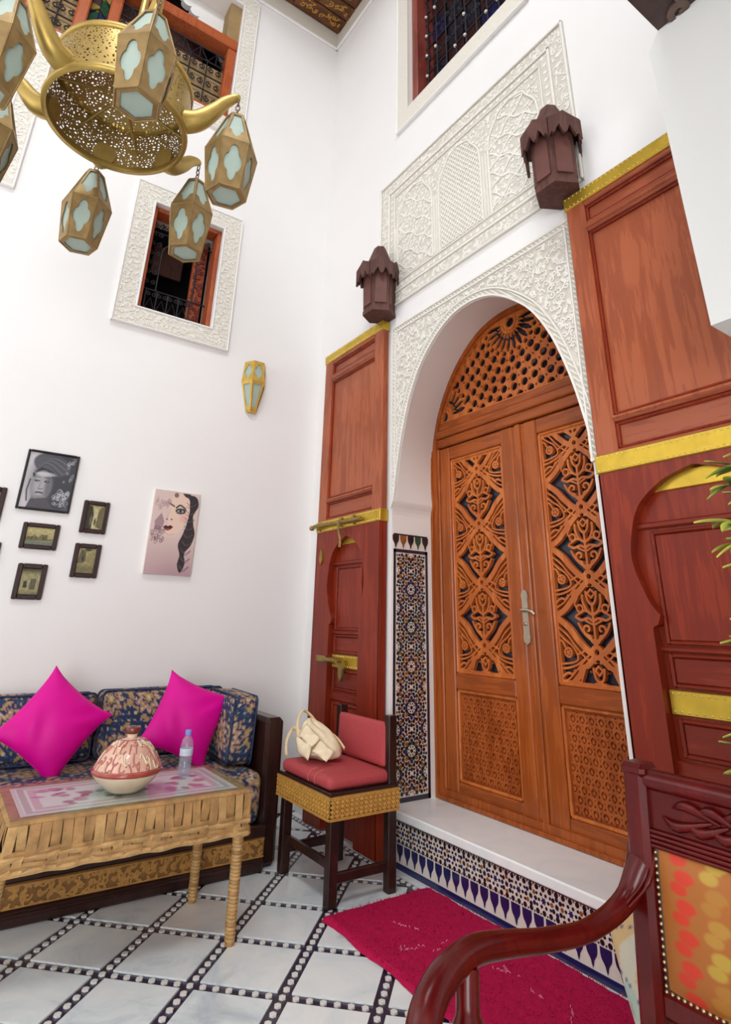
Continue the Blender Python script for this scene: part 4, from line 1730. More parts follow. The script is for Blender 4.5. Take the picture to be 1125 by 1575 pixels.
# ------------------------------------------------------------ tall cedar door leaves folded back on the wall
def cedar_leaf(name, u0, u1, uc, ha, va, label, left):
    r = root(name, (-.03, -(u0 + u1) / 2, 0), label, None, None, 'structure')
    T = .07
    W, WA, WL, WLA = 'leaf_wood', 'leaf_wood_across', 'leaf_wood_low', 'leaf_wood_low_across'
    s = .105

    def bx(n, a, b, c, d, h0, h1, m, ch=.006, par=r):
        mb = MB(DW); mb.box(a, b, c, d, h0, h1, m, ch); return mb.build(n, par)
    bx('stile', u0, u0 + s, 1.82, 3.288, .008, T, W, .012)
    bx('stile', u1 - s, u1, 1.82, 3.288, .008, T, W, .012)
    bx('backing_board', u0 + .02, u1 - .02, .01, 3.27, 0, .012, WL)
    for c, d in ((3.185, 3.288), (3.03, 3.09), (2.035, 2.066 + .0), (1.82, 1.915)):
        bx('rail', u0 + s, u1 - s, c, d, .01, T - .004, WA, .006)
    for c, d in ((3.09, 3.185), (2.066, 3.03), (1.915, 2.035)):
        bx('panel', u0 + s - .002, u1 - s + .002, c, d, .008, .040, W if d - c > .5 else WA, .004)
    mb = MB(DW)
    for c, d in ((3.09, 3.185), (2.066, 3.03), (1.915, 2.035)):
        for q in ((u0 + s, u0 + s + .014, c, d), (u1 - s - .014, u1 - s, c, d), (u0 + s, u1 - s, c, c + .014), (u0 + s, u1 - s, d - .014, d)):
            mb.box(q[0], q[1], q[2], q[3], .03, .056, WL, .006)
    for c in (3.045, 2.045):
        mb.box(u0 + s, u1 - s, c, c + .018, .05, T + .004, W, .006)
    mb.build('moulding', r)
    for c, d in ((3.212, 3.288), (1.822, 1.902)):
        mb = MB(DW)
        mb.box(u0 - .003, u1 + .003, c, d, .004, T + .004, 'brass_sheet', .004)
        b = mb.build('brass_band', r)
        mb = MB(DW)
        for v in (c + .012, d - .012):
            for u in np.arange(u0 + .012, u1 - .005, .0235):
                mb.lathe([(.0045, 0), (.0036, .0025), (0, .0042)], 'brass_stud', 6, M=DW @ Matrix.Translation((u, v, T + .004)))
        mb.build('brass_studs', b, kind='stuff')
    # lower part: plank cut to a horseshoe, with a wicket door behind
    v_t = 1.822
    cv = Canvas(u0, u1, 0.0, v_t, .0075)
    cw = ha - .045
    vb = va - .56
    cut = [(uc - cw + .008, 0.012), (uc - cw + .008, vb - .02), (uc - cw + .03, vb - .01), (uc - cw + .042, vb + .022)]
    side = spline([(uc - cw + .042, vb + .022), (uc - cw + .005, vb + .08), (uc - ha + .01, vb + .2), (uc - ha + .012, vb + .30), (uc - ha * .8, vb + .43), (uc - ha * .45, vb + .515), (uc - ha * .15, vb + .548), (uc, va)], 6)
    cut += [tuple(p) for p in side]
    cut += [(2 * uc - x, y) for x, y in cut[::-1]]
    C = cv.polyfield(cut)
    cv.F = np.minimum(cv.rectfield(u0 + .001, u1 - .001, .008, v_t), -C)
    mb = MB(DW)
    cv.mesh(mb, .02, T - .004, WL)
    mb.box(u0, u0 + .012, .006, v_t, .01, T - .004, WL, .003)
    mb.box(u1 - .012, u1, .006, v_t, .01, T - .004, WL, .003)
    mb.build('arched_board', r)
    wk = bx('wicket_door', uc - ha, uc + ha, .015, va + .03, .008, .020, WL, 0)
    a, b = uc - cw + .045, uc + cw - .045
    pans = [(1.165, 1.55, WL), (1.022, 1.108, WLA), (.80, .895, WLA), (.16, .70, WL)]
    for c, d, m in pans:
        bx('panel', a, b, c, d, .018, .027, m, .004, wk)
        mb = MB(DW)
        for q in ((a - .014, a, c - .014, d + .014), (b, b + .014, c - .014, d + .014), (a, b, c - .014, c), (a, b, d, d + .014)):
            mb.box(q[0], q[1], q[2], q[3], .018, .036, WLA, .005)
        mb.build('moulding', wk)
    for c, d in ((1.575, 1.60), (1.125, 1.145), (.725, .775)):
        bx('rail', uc - ha + .01, uc + ha - .01, c, d, .018, .036, WLA, .006, wk)
    bb = bx('brass_band', uc - cw + .012, uc + cw - .012, .920, 1.0, .018, .032, 'brass_sheet', .003, wk)
    bt = bx('brass_band', uc - ha * .7, uc + ha * .7, 1.715, va - .005, .018, .030, 'brass_sheet', .003, wk)
    mb = MB(DW)
    for v in (.931, .989):
        for u in np.arange(uc - cw + .025, uc + cw - .02, .026):
            mb.lathe([(.0045, 0), (.0036, .0025), (0, .0042)], 'brass_stud', 6, M=DW @ Matrix.Translation((u, v, .032)))
    mb.build('brass_studs', wk, kind='stuff')
    if left:
        # sliding bolt with its hasp on the middle band
        mb = MB(DW)
        mb.tube(spline([(.20, 1.86, .095), (.30, 1.868, .098), (.50, 1.862, .098), (.70, 1.858, .098), (.86, 1.856, .096)], 6), [.012] * 3 + [.016] * 6 + [.012] * 12 + [.014] * 4, 'brass_old', 8)
        for u in (.30, .60, .76):
            mb.tube(arc3((u, 1.86, .074), .026), .008, 'brass_old', 6)
        mb.lathe([(0, -.02), (.016, -.014), (.02, 0), (.016, .014), (0, .02)], 'brass_old', 10, M=DW @ Matrix.Translation((.20, 1.86, .095)))
        o = mb.build('sliding_bolt', r)
        mb = MB(DW)
        mb.tube(spline([(.60, 1.87, .112), (.585, 1.80, .098), (.59, 1.74, .085), (.585, 1.69, .082)], 6), [.014] * 6 + [.011] * 8 + [.016] * 5, 'brass_old', 8, flat=.5)
        mb.build('hasp', o)
        mb = MB(DW)
        mb.prism([(.295, 1.62), (.30, 1.66), (.318, 1.70), (.336, 1.66), (.34, 1.62), (.318, 1.585)], .066, .076, 'brass_old')
        mb.build('key_plate', r)
        mb = MB(DW)
        mb.box(.33, .45, .948, .988, .066, .084, 'brass_old', .005)
        mb.box(.43, .60, .955, .98, .030, .095, 'brass_old', .006)
        mb.tube([(.50, .968, .10), (.62, .966, .10)], .013, 'brass_old', 8)
        o = mb.build('latch', wk)
        mb = MB(DW)
        mb.prism([(.60, .97), (.59, .92), (.60, .87), (.618, .845), (.636, .87), (.646, .92), (.636, .97)], .05, .066, 'brass_old')
        mb.build('latch_tongue', wk)
    return r


def arc3(c, r, n=9):
    t = np.linspace(-.1, PI + .1, n)
    return [(c[0], c[1] + r * math.cos(a), c[2] + r * math.sin(a)) for a in t]


cedar_leaf('door_2', .232, 1.045, .638, .235, 1.765, 'tall cedar door leaf with brass bolt, folded back beside the corner', True)
cedar_leaf('door_3', 2.645, 3.46, 3.045, .302, 1.79, 'tall cedar door leaf with studded brass bands, nearest the white pier', False)
# ------------------------------------------------------------ brass lanterns
def cutout(kind):
    """sheet outline in a unit square with a lobed window"""
    cv = Canvas(0, 1, 0, 1, .04)
    cv.F = cv.rectfield(0, 1, 0, 1) + .001
    if kind == 'quatrefoil':
        for x, y, r in ((.5, .70, .20), (.5, .30, .20), (.31, .5, .20), (.69, .5, .20), (.5, .5, .26)):
            cv.disc(x, y, r, cut=True, sy=.92)
    elif kind == 'lobed':
        cv.poly([(.14, .94), (.86, .94), (.93, .36), (.74, .33), (.66, .20), (.5, .10), (.34, .20), (.26, .33), (.07, .36)], cut=True)
    else:
        cv.poly([(.12, .90), (.88, .90), (.84, .12), (.16, .12)], cut=True)
    return cv


CUTS = {k: cutout(k) for k in ('quatrefoil', 'lobed', 'plain')}


def quad_map(A, B, C, D, nrm):
    """unit square -> quad A(0,0) B(1,0) C(1,1) D(0,1), h along nrm"""
    A, B, C, D, nrm = [np.asarray(x, float) for x in (A, B, C, D, nrm)]

    def f(P):
        x, y, h = P[:, :1], P[:, 1:2], P[:, 2:3]
        return (1 - y) * ((1 - x) * A + x * B) + y * ((1 - x) * D + x * C) + h * nrm
    return f


def lantern_body(parent, M, tiers, sides, cuts, n=6, phase=0.0, bottom=True, metal='brass_lamp'):
    """faceted lantern: tiers = [(z, r), ...] from the top down"""
    M3 = np.array(M)

    def pt(k, z, r):
        t = phase + 2 * PI * k / n
        return (M3 @ np.array([r * math.cos(t), r * math.sin(t), z, 1]))[:3]
    fr = MB()
    for ti in range(len(tiers) - 1):
        (z0, r0), (z1, r1) = tiers[ti], tiers[ti + 1]
        for k in sides:
            D, C_, B, A = pt(k, z0, r0), pt(k + 1, z0, r0), pt(k + 1, z1, r1), pt(k, z1, r1)
            nr = np.cross(B - A, D - A)
            nr /= np.linalg.norm(nr)
            mid = (A + B + C_ + D) / 4 - (M3 @ np.array([0, 0, (z0 + z1) / 2, 1]))[:3]
            if nr @ mid < 0:
                nr = -nr
            CUTS[cuts[ti]].mesh(fr, 0, .004, metal, M=quad_map(A, B, C_, D, nr), walls=True)
    for ti, (z, r) in enumerate(tiers):
        ring = [pt(k, z, r + .002) for k in (list(sides) + [sides[-1] + 1])]
        for p, q in zip(ring[:-1], ring[1:]):
            fr.tube([p, q], .0042, metal, 5)
    for k in list(sides) + ([sides[-1] + 1] if len(sides) < n else []):
        for (z0, r0), (z1, r1) in zip(tiers[:-1], tiers[1:]):
            fr.tube([pt(k, z0, r0 + .002), pt(k, z1, r1 + .002)], .0040, metal, 5)
    frame = fr.build('lantern_frame', parent)
    for ti in range(len(tiers) - 1):
        (z0, r0), (z1, r1) = tiers[ti], tiers[ti + 1]
        for k in sides:
            g = MB()
            g.add([pt(k, z1, r1 - .003), pt(k + 1, z1, r1 - .003), pt(k + 1, z0, r0 - .003), pt(k, z0, r0 - .003)], [(0, 1, 2, 3)], 'frosted_glass')
            g.build('glass_pane', parent if len(sides) < n else frame)
    if bottom:
        z, r = tiers[-1]
        g = MB()
        g.add([pt(k, z + .002, r * .8) for k in range(n)], [tuple(range(n))[::-1]], 'frosted_glass')
        g.build('glass_pane', frame)
        b = MB()
        for k in range(n):
            b.add([pt(k, z, r), pt(k + 1, z, r), pt(k + 1, z - .003, r * .76), pt(k, z - .003, r * .76)], [(0, 1, 2, 3)], metal)
        b.build('base_rim', frame)
        z, r = tiers[0]
        c = MB()
        c.lathe([(r, z), (r * .7, z + .012), (.012, z + .022), (.006, z + .035), (0, z + .035)], metal, 6, M=Matrix(M3.tolist()) @ Matrix.Rotation(phase, 4, 'Z'), smooth=False)
        c.build('lantern_cap', frame)
    return frame


# ------------------------------------------------------------ chandelier
CX, CY = -2.117, -1.895
ch = root('chandelier', (CX, CY, 3.17), 'brass drum chandelier with horn arms and frosted hexagonal lanterns', 'chandelier')
DR, DZ0, DZ1 = .285, 3.175, 3.43
mb = MB(Matrix.Translation((CX, CY, 0)))
mb.lathe([(DR, DZ0 + .02), (DR * 1.01, DZ0 + .12), (DR * .99, DZ1 - .02)], 'brass_pierced', 64)
mb.lathe([(DR * .97, DZ1 - .015), (DR * .6, DZ1 + .03), (.03, DZ1 + .05)], 'brass_pierced', 64)
mb.build('pierced_drum', ch)
mb = MB(Matrix.Translation((CX, CY, 0)))
for z, r in ((DZ0 + .01, DR), (DZ1 - .008, DR * .985)):
    mb.lathe([(r - .012, z - .014), (r + .006, z - .014), (r + .010, z), (r + .006, z + .014), (r - .012, z + .014), (r - .012, z - .014)], 'brass_horn', 64)
mb.build('drum_rim', ch)
mb = MB(Matrix.Translation((CX, CY, 0)))
for k in range(6):
    t = math.radians(-89.1 + 30 + 60 * k)
    mb.tube([(.02 * math.cos(t), .02 * math.sin(t), DZ0 + .17), (DR * .97 * math.cos(t), DR * .97 * math.sin(t), DZ0 + .10)], .007, 'brass_old', 6)
mb.lathe([(0, DZ0 + .14), (.03, DZ0 + .15), (.045, DZ0 + .18), (.03, DZ1 + .04), (.022, DZ1 + .1), (.05, DZ1 + .16), (.075, DZ1 + .24), (.05, DZ1 + .33), (.018, DZ1 + .38), (.014, DZ1 + .6), (.03, DZ1 + .66), (.012, DZ1 + .72)], 'brass_horn', 20)
mb.build('central_stem', ch)
mb = MB(Matrix.Translation((CX, CY, 0)))
z = DZ1 + .72
while z < 8.1:
    ax = int((z * 100)) % 2
    a = np.linspace(0, 2 * PI, 9)
    pts = [(.018 * math.cos(t) * (1 - ax), .018 * math.cos(t) * ax, z + .036 + .036 * math.sin(t)) for t in a]
    mb.tube(pts, .006, 'brass_old', 5, up=(1, .3, 0))
    z += .061
mb.build('suspension_chain', ch)
rm = MB()
rm.box(OX0 - .1, OX1 + .1, CY - .06, CY + .06, 8.08, 8.2, 'dark_wood')
rm.box(OX0 - .1, OX0 - .02, CY - .06, CY + .06, CEIL + .25, 8.08, 'dark_wood')
rm.box(OX1 + .02, OX1 + .1, CY - .06, CY + .06, CEIL + .25, 8.08, 'dark_wood')
rm.build('ceiling_beam', None, 'dark beam over the open roof that carries the chandelier chain', None, None, 'structure')
LR, LZ = .50, 3.272
lant0 = None
for k in range(6):
    t = math.radians(-89.1 + 60 * k)
    c, s = math.cos(t), math.sin(t)

    def rz(r, z, w=0):
        return (CX + r * c - w * s, CY + r * s + w * c, z)
    mb = MB()
    P = spline([rz(.27, 3.235), rz(.33, 3.245), rz(.39, 3.30), rz(.44, 3.365), rz(.485, 3.40), rz(.505, 3.402)], 5)
    R = np.interp(np.linspace(0, 1, len(P)), [0, .25, .5, .8, 1], [.050, .042, .030, .018, .011])
    mb.tube(P, R, 'brass_horn', 14, flat=1.1)
    mb.build('horn_arm', ch)
    mb = MB()
    z = 3.39
    i = 0
    while z > LZ + .03:
        a = np.linspace(0, 2 * PI, 8)
        dx, dy = (c, s) if i % 2 else (-s, c)
        mb.tube([(CX + .5 * c + .009 * math.cos(q) * dx, CY + .5 * s + .009 * math.cos(q) * dy, z - .017 + .019 * math.sin(q)) for q in a], .003, 'chain_metal', 5, up=(.3, .2, 1))
        z -= .030
        i += 1
    mb.build('hanging_chain', ch)
    if lant0 is None:
        lant0 = bpy.data.objects.new('lantern', None)
        COL.objects.link(lant0)
        lant0.parent = ch
        OFF[lant0.name] = OFF[ch.name]
        M_ = Matrix.Translation((CX + LR * c, CY + LR * s, LZ)) @ Matrix.Rotation(.35, 4, 'Z')
        LC = Vector((CX + LR * c, CY + LR * s, 0)) - Vector((CX, CY, 0))
        # the frame is the part, its panes are the sub-parts
        lfr = lantern_body(ch, M_, [(0, .040), (-.20, .108), (-.42, .080)], range(6), ('lobed', 'quatrefoil'))
        bpy.data.objects.remove(lant0)
        lant0 = lfr
    else:
        # turn about the lantern's own axis, then move to its arm
        o = copy_tree(lant0, ch)
        A = Matrix.Translation((LR * c, LR * s, 0)) @ Matrix.Rotation(.5 * k, 4, 'Z') @ Matrix.Translation((-LC.x, -LC.y, 0))
        o.matrix_local = A

# ------------------------------------------------------------ brass half lantern on the picture wall
sc_ = root('wall_sconce', (-.60, 0, 2.73), 'small brass wall sconce with frosted panes, right of the window', 'wall lamp')
M_ = Matrix.Translation((-.60, -.004, 3.145))
lantern_body(sc_, M_, [(0, .085), (-.165, .098), (-.40, .042)], [3, 4, 5], ('quatrefoil', 'plain'), bottom=False, metal='brass_gold')
mb = MB(M_)
hx = lambda r, ks: [(r * math.cos(PI * k / 3), r * math.sin(PI * k / 3)) for k in ks]
mb.prism(hx(.09, (3, 4, 5, 6)), 0, .008, 'brass_gold')
mb.prism(hx(.044, (3, 4, 5, 6)), -.415, -.40, 'brass_gold')
mb.add([(-.085, 0, 0), (.085, 0, 0), (.098, 0, -.165), (.042, 0, -.40), (-.042, 0, -.40), (-.098, 0, -.165)], [(0, 1, 2, 3, 4, 5)], 'brass_gold')
mb.build('back_plate', sc_)


# ------------------------------------------------------------ carved wooden wall lanterns
def wall_lantern(u, label):
    z0 = 3.292
    r = root('wall_lantern', (0, -u, z0), label, 'wall lamp', 'carved wooden wall lanterns')
    M_ = Matrix.Translation((0, -u, z0))
    R = .125
    off = .115

    def P(k, rr, z):
        t = PI / 6 + PI * k / 3
        return (min(-.002, -off + rr * math.cos(t)), rr * math.sin(t), z)
    body = MB(M_)
    body.add([P(k, R * .93, .025) for k in range(6)] + [P(k, R, .36) for k in range(6)],
             [tuple(range(5, -1, -1))] + [(k, (k + 1) % 6, 6 + (k + 1) % 6, 6 + k) for k in range(6)], 'lantern_wood')
    body.build('lantern_body', r)
    for z, rr, h in ((.0, R * .97, .03), (.352, R * 1.34, .018)):
        base = MB(M_)
        base.add([P(k, rr, z) for k in range(6)] + [P(k, rr, z + h) for k in range(6)],
                 [tuple(range(5, -1, -1)), tuple(range(6, 12))] + [(k, (k + 1) % 6, 6 + (k + 1) % 6, 6 + k) for k in range(6)], 'lantern_wood')
        base.build('moulding', r)
    roof = MB(M_)
    roof.add([P(k, R * 1.03, .36) for k in range(6)] + [P(k, R * .36, .59) for k in range(6)],
             [tuple(range(6, 12))] + [(k, (k + 1) % 6, 6 + (k + 1) % 6, 6 + k) for k in range(6)], 'lantern_wood')
    roof.build('lantern_roof', r)
    for k in range(1, 5):
        a, b = np.array(P(k, R * 1.36, 0)), np.array(P(k + 1, R * 1.36, 0))
        L = np.linalg.norm(b - a)
        d = (b - a) / L
        nrm = np.cross(d, (0, 0, 1))
        mid = (a + b) / 2 - np.array((-off, 0, 0))
        if nrm @ mid < 0:
            nrm = -nrm
        f = lambda Q, a=a, d=d, nrm=nrm: a + Q[:, :1] * d + Q[:, 1:2] * np.array((0, 0, 1.0)) + Q[:, 2:3] * nrm
        top = [(0, .37), (L * .3, .40), (L * .5, .425), (L * .7, .40), (L, .37)]
        bot = [(L, .24), (L * .93, .275), (L * .84, .265), (L * .76, .30), (L * .66, .33), (L * .57, .285), (L * .5, .275), (L * .43, .285), (L * .34, .33), (L * .24, .30), (L * .16, .265), (L * .07, .275), (0, .24)]
        mb = MB()
        mb.prism((top + bot)[::-1], -.008, .008, 'lantern_wood', M=lambda Q, f=f: f(Q) + np.array((0, -u, z0)))
        mb.build('scalloped_fringe', r)
        pa, pb = np.array(P(k, R * 1.0, .06)), np.array(P(k + 1, R * 1.0, .06))
        L2 = np.linalg.norm(pb - pa)
        f2 = lambda Q, a=pa, d=d, nrm=nrm: a + Q[:, :1] * d + Q[:, 1:2] * np.array((0, 0, 1.0)) + Q[:, 2:3] * nrm
        mb = MB()
        mb.prism([(L2 * .16, .0), (L2 * .84, .0), (L2 * .84, .2), (L2 * .7, .25), (L2 * .5, .27), (L2 * .3, .25), (L2 * .16, .2)], -.012, .002, 'lantern_panel', M=lambda Q, f2=f2: f2(Q) + np.array((0, -u, z0)))
        mb.build('side_panel', r)
    return r


wall_lantern(1.06, 'carved brown wooden lantern above the cedar leaf near the corner')
wall_lantern(2.65, 'carved brown wooden lantern above the cedar leaf near the white pier')


# ------------------------------------------------------------ pictures on the wall
def framed(name, u0, u1, v0, v1, fw_, mat, paint, label, group, cat='picture', th=.022):
    r = root(name, ((u0 + u1) / 2, 0, (v0 + v1) / 2), label, cat, group)
    for q in ((u0, u0 + fw_, v0, v1), (u1 - fw_, u1, v0, v1), (u0 + fw_, u1 - fw_, v0, v0 + fw_), (u0 + fw_, u1 - fw_, v1 - fw_, v1)):
        mb = MB(LW)
        mb.box(q[0], q[1], q[2], q[3], .002, th, mat, .005)
        mb.build('frame_rail', r)
    paint.mesh('print', r, LW, u0 + fw_, v0 + fw_, .010)
    return r


def portrait():
    p = Paint(.27, .347, 110, 140, (150, 148, 152))
    p.poly([(0, 0), (.2, 0), (.25, 1), (0, 1)], (196, 190, 194))
    p.ell(.75, .5, .6, .62, (62, 62, 68), .5)
    p.ell(.50, .80, .40, .20, (84, 84, 90), .12, -14)
    for k in range(7):
        p.line(spline([(.16 + .02 * k, .66 + .03 * k), (.38 + .03 * k, .80 + .025 * k), (.72 + .03 * k, .62 + .04 * k)], 6), .012, (118, 118, 124) if k % 2 else (48, 48, 54), .8)
    p.poly([(.14, .62), (.30, .74), (.56, .68), (.60, .55), (.16, .55)], (44, 44, 48))
    p.ell(.37, .41, .215, .27, (138, 136, 140), .14)
    p.ell(.33, .42, .12, .2, (172, 170, 172), .7, k=.7)
    p.ell(.52, .42, .08, .24, (92, 90, 96), .8, k=.7)
    p.ell(.40, .62, .2, .035, (210, 208, 210), .6, k=.6)
    for ex in (.26, .46):
        p.line([(ex - .07, .545), (ex, .560), (ex + .062, .543)], .014, (58, 58, 62), .85)
        p.ell(ex, .488, .06, .018, (60, 60, 66), .4)
        p.ell(ex, .488, .022, .015, (22, 22, 26), .4)
        p.ell(ex + .008, .493, .008, .005, (225, 225, 225), .5)
    p.line([(.35, .53), (.335, .42), (.325, .37)], .014, (116, 114, 120), .8)
    p.line([(.31, .352), (.36, .345), (.40, .355)], .016, (70, 68, 74))
    p.ell(.35, .275, .085, .024, (74, 72, 78), .3)
    p.ell(.35, .258, .06, .012, (196, 194, 196), .6, k=.7)
    p.line([(.28, .276), (.43, .276)], .006, (30, 30, 34))
    p.ell(.36, .20, .10, .022, (110, 108, 114), .8, k=.5)
    p.poly([(.14, 0), (.2, .16), (.3, .17), (.5, .2), (.62, .1), (.7, 0)], (78, 76, 82))
    p.line([(.12, .5), (.09, .3), (.13, .12)], .03, (60, 58, 64))
    r_ = np.random.RandomState(3)
    for k in range(30):
        a, b = r_.uniform(.66, .97), r_.uniform(.06, .36)
        p.line(spiral(a, b, .01, r_.uniform(.03, .07), r_.uniform(0, 360), 1.1, 12), .008, (205, 205, 210), .8)
    for k in range(14):
        a, b = r_.uniform(.8, .98), r_.uniform(.5, .95)
        p.line(spiral(a, b, .01, r_.uniform(.02, .05), r_.uniform(0, 360), .9, 10), .010, (185, 185, 190), .7)
    return p


def girl():
    p = Paint(.316, .56, 120, 212, (216, 192, 184))
    p.put(np.clip((.46 - p.V) / .5, 0, 1), (172, 138, 146))
    p.put(np.clip((.5 - p.U) * 1.2, 0, 1), (214, 186, 184), .5)
    # cheek and jaw
    p.poly(spline([(.40, .97), (.62, .98), (.80, .93), (.78, .72), (.70, .58), (.55, .47), (.38, .45), (.30, .50), (.36, .60), (.34, .75)], 5), (228, 198, 180))
    p.ell(.70, .68, .09, .05, (226, 160, 150), .9, k=.6)
    p.line([(.30, .502), (.40, .462), (.53, .478)], .010, (150, 108, 104), .8)
    # plait
    p.poly(spline([(.70, .98), (.92, .96), (.99, .85), (.90, .74), (.92, .62), (.98, .50), (.92, .36), (.80, .26), (.84, .14), (.76, .03), (.68, .12), (.70, .24), (.64, .36), (.72, .50), (.78, .64), (.80, .78), (.78, .9)], 5), (52, 42, 46))
    for k in range(9):
        y = .88 - k * .095
        p.line(spline([(.72, y), (.82, y - .05), (.93, y - .01)], 5), .016, (104, 88, 92), .8)
        p.line(spline([(.93, y - .02), (.83, y - .07), (.72, y - .05)], 5), .010, (22, 18, 22), .9)
    p.put(np.clip((p.U - .99) * 100, 0, 1), (216, 192, 184))
    p.poly([(.60, .99), (.78, .99), (.76, .93), (.66, .95)], (60, 48, 52))
    p.ell(.47, .955, .05, .03, (128, 96, 100), .3)
    # brows and eyes
    p.line(spline([(.50, .80), (.58, .835), (.70, .80)], 5), .034, (34, 24, 26))
    p.line(spline([(.34, .845), (.40, .83), (.45, .815)], 5), .030, (34, 24, 26))
    p.ell(.605, .765, .115, .034, (44, 30, 34), .3)
    p.ell(.60, .762, .07, .018, (170, 170, 172), .3)
    p.ell(.60, .762, .03, .018, (26, 26, 32), .3)
    p.line([(.50, .765), (.60, .79), (.72, .785)], .016, (18, 12, 14))
    p.line([(.52, .735), (.60, .728), (.70, .745)], .012, (60, 40, 44))
    # nose and mouth
    p.line(spline([(.38, .78), (.34, .70), (.32, .665)], 5), .008, (186, 140, 130), .8)
    p.ell(.33, .650, .02, .009, (108, 66, 64), .5)
    p.ell(.43, .652, .022, .009, (108, 66, 64), .5)
    p.poly(spline([(.27, .555), (.33, .578), (.37, .568), (.42, .582), (.48, .562), (.44, .535), (.37, .515), (.30, .532)], 5), (96, 26, 40))
    p.line([(.27, .555), (.37, .553), (.48, .562)], .010, (40, 8, 16))
    p.ell(.38, .532, .04, .008, (190, 90, 104), .7, k=.7)
    # grey-pink ornament on the left
    r_ = np.random.RandomState(5)
    p.poly([(.08, .62), (.20, .72), (.28, .62), (.26, .55), (.10, .50)], (164, 132, 138))
    for k in range(26):
        a, b = r_.uniform(.06, .30), r_.uniform(.38, .56)
        p.line(spiral(a, b, .01, r_.uniform(.02, .05), r_.uniform(0, 360), 1, 10), .014, (126, 98, 106), .8)
    for k in range(18):
        a, b = r_.uniform(.05, .36), r_.uniform(.77, .88)
        p.line(spiral(a, b, .01, r_.uniform(.02, .045), r_.uniform(0, 360), 1, 10), .010, (150, 120, 124), .8)
    return p


def sepia(k, w, h, tall):
    p = Paint(w, h, 46, 46, (188, 172, 104) if k != 1 else (206, 190, 116))
    r_ = np.random.RandomState(20 + k)
    dark, mid, pale = (62, 56, 38), (126, 112, 64), (214, 202, 140)
    if k == 0:
        p.put(np.clip((p.V - .55) * 3, 0, 1), (220, 202, 120))
        p.put(np.clip((.35 - p.V) * 5, 0, 1), (120, 132, 112))
        p.poly([(0, .35), (.1, .5), (.2, .42), (.3, .58), (.45, .42), (.55, .6), (.78, .62), (.8, .36), (1, .4), (1, .28), (0, .2)], mid)
        for x in (.2, .36, .62, .72):
            p.poly([(x, .3), (x + .05, .3), (x + .05, .48), (x, .48)], dark, .7)
    elif k == 1:
        p.poly([(0, 0), (.38, 0), (.42, .6), (.3, .95), (0, 1)], dark)
        p.poly([(.62, .1), (.7, .85), (1, 1), (1, 0)], mid)
        p.poly([(.40, 0), (.62, .1), (.66, .8), (.5, .95), (.42, .6)], pale)
        p.ell(.55, .3, .05, .16, dark, .3)
        p.ell(.3, .35, .08, .2, (150, 140, 90), .6, k=.6)
    elif k == 2:
        p.put(np.clip((.45 - p.V) * 4, 0, 1), (140, 128, 70))
        p.poly([(0, .4), (.15, .95), (.4, .9), (.5, .5), (.3, .38)], (112, 104, 66))
        p.poly([(.5, .45), (.62, .82), (1, .9), (1, .35)], (168, 152, 84))
        p.ell(.3, .58, .07, .1, dark, .3)
        p.ell(.55, .95, .2, .06, (80, 78, 52), .5)
    else:
        p.put(np.clip((p.V - .7) * 4, 0, 1), (96, 92, 62))
        p.poly([(.1, .25), (.1, .5), (.3, .72), (.5, .82), (.8, .74), (.95, .5), (.95, .2)], (176, 162, 104))
        p.poly([(.2, .25), (.2, .48), (.34, .55), (.4, .25)], dark)
        p.poly([(.52, .2), (.54, .62), (.82, .6), (.84, .2)], (106, 100, 64))
        p.put(np.clip((.22 - p.V) * 5, 0, 1), (132, 122, 76))
    nz = r_.rand(12, 12)
    idx = (np.clip((p.U * 11).astype(int), 0, 11), np.clip((p.V * 11).astype(int), 0, 11))
    p.C *= (0.62 + .26 * nz[idx])[..., None]
    grey = p.C.mean(axis=2, keepdims=True)
    p.C = p.C * .78 + grey * .22
    return p


framed('picture_frame', -2.046, -1.748, 1.797, 2.170, .014, 'frame_black', portrait(),
       'largest frame, black and white drawing of a woman in a headwrap', None)
GP = 'small old photographs in dark frames'
framed('picture_frame', -1.981, -1.778, 1.569, 1.723, .026, 'frame_brown', sepia(0, .151, .102, False),
       'small wide dark frame with a pale yellow town view under the portrait', GP)
framed('picture_frame', -1.671, -1.514, 1.692, 1.897, .028, 'frame_brown', sepia(1, .101, .149, True),
       'small upright dark frame with an alley, beside the portrait', GP)
framed('picture_frame', -1.674, -1.518, 1.421, 1.626, .028, 'frame_brown', sepia(2, .100, .149, True),
       'small upright dark frame with an olive courtyard, below the alley photograph', GP)
framed('picture_frame', -1.959, -1.801, 1.282, 1.484, .028, 'frame_brown', sepia(3, .102, .146, True),
       'lowest small dark frame, with a house and arch, just above the sofa', GP)
framed('picture_frame', -2.30, -2.107, 1.70, 1.912, .030, 'frame_brown', sepia(1, .133, .152, True),
       'small dark frame cut off by the edge, left of the portrait', GP)
framed('picture_frame', -2.22, -2.069, 1.452, 1.592, .022, 'frame_brown', sepia(2, .107, .096, True),
       'dark frame barely in view, left of the pale yellow town view', GP)
cvp = root('canvas_print', (-1.085, 0, 1.75), 'unframed canvas of a pink-toned woman with a dark plait', 'picture')
mb = MB(LW)
mb.box(-1.243, -.925, 1.468, 2.03, .002, .026, 'canvas_edge', .003)
mb.build('canvas_stretcher', cvp)
girl().mesh('print', cvp, LW, -1.242, 1.469, .0268)
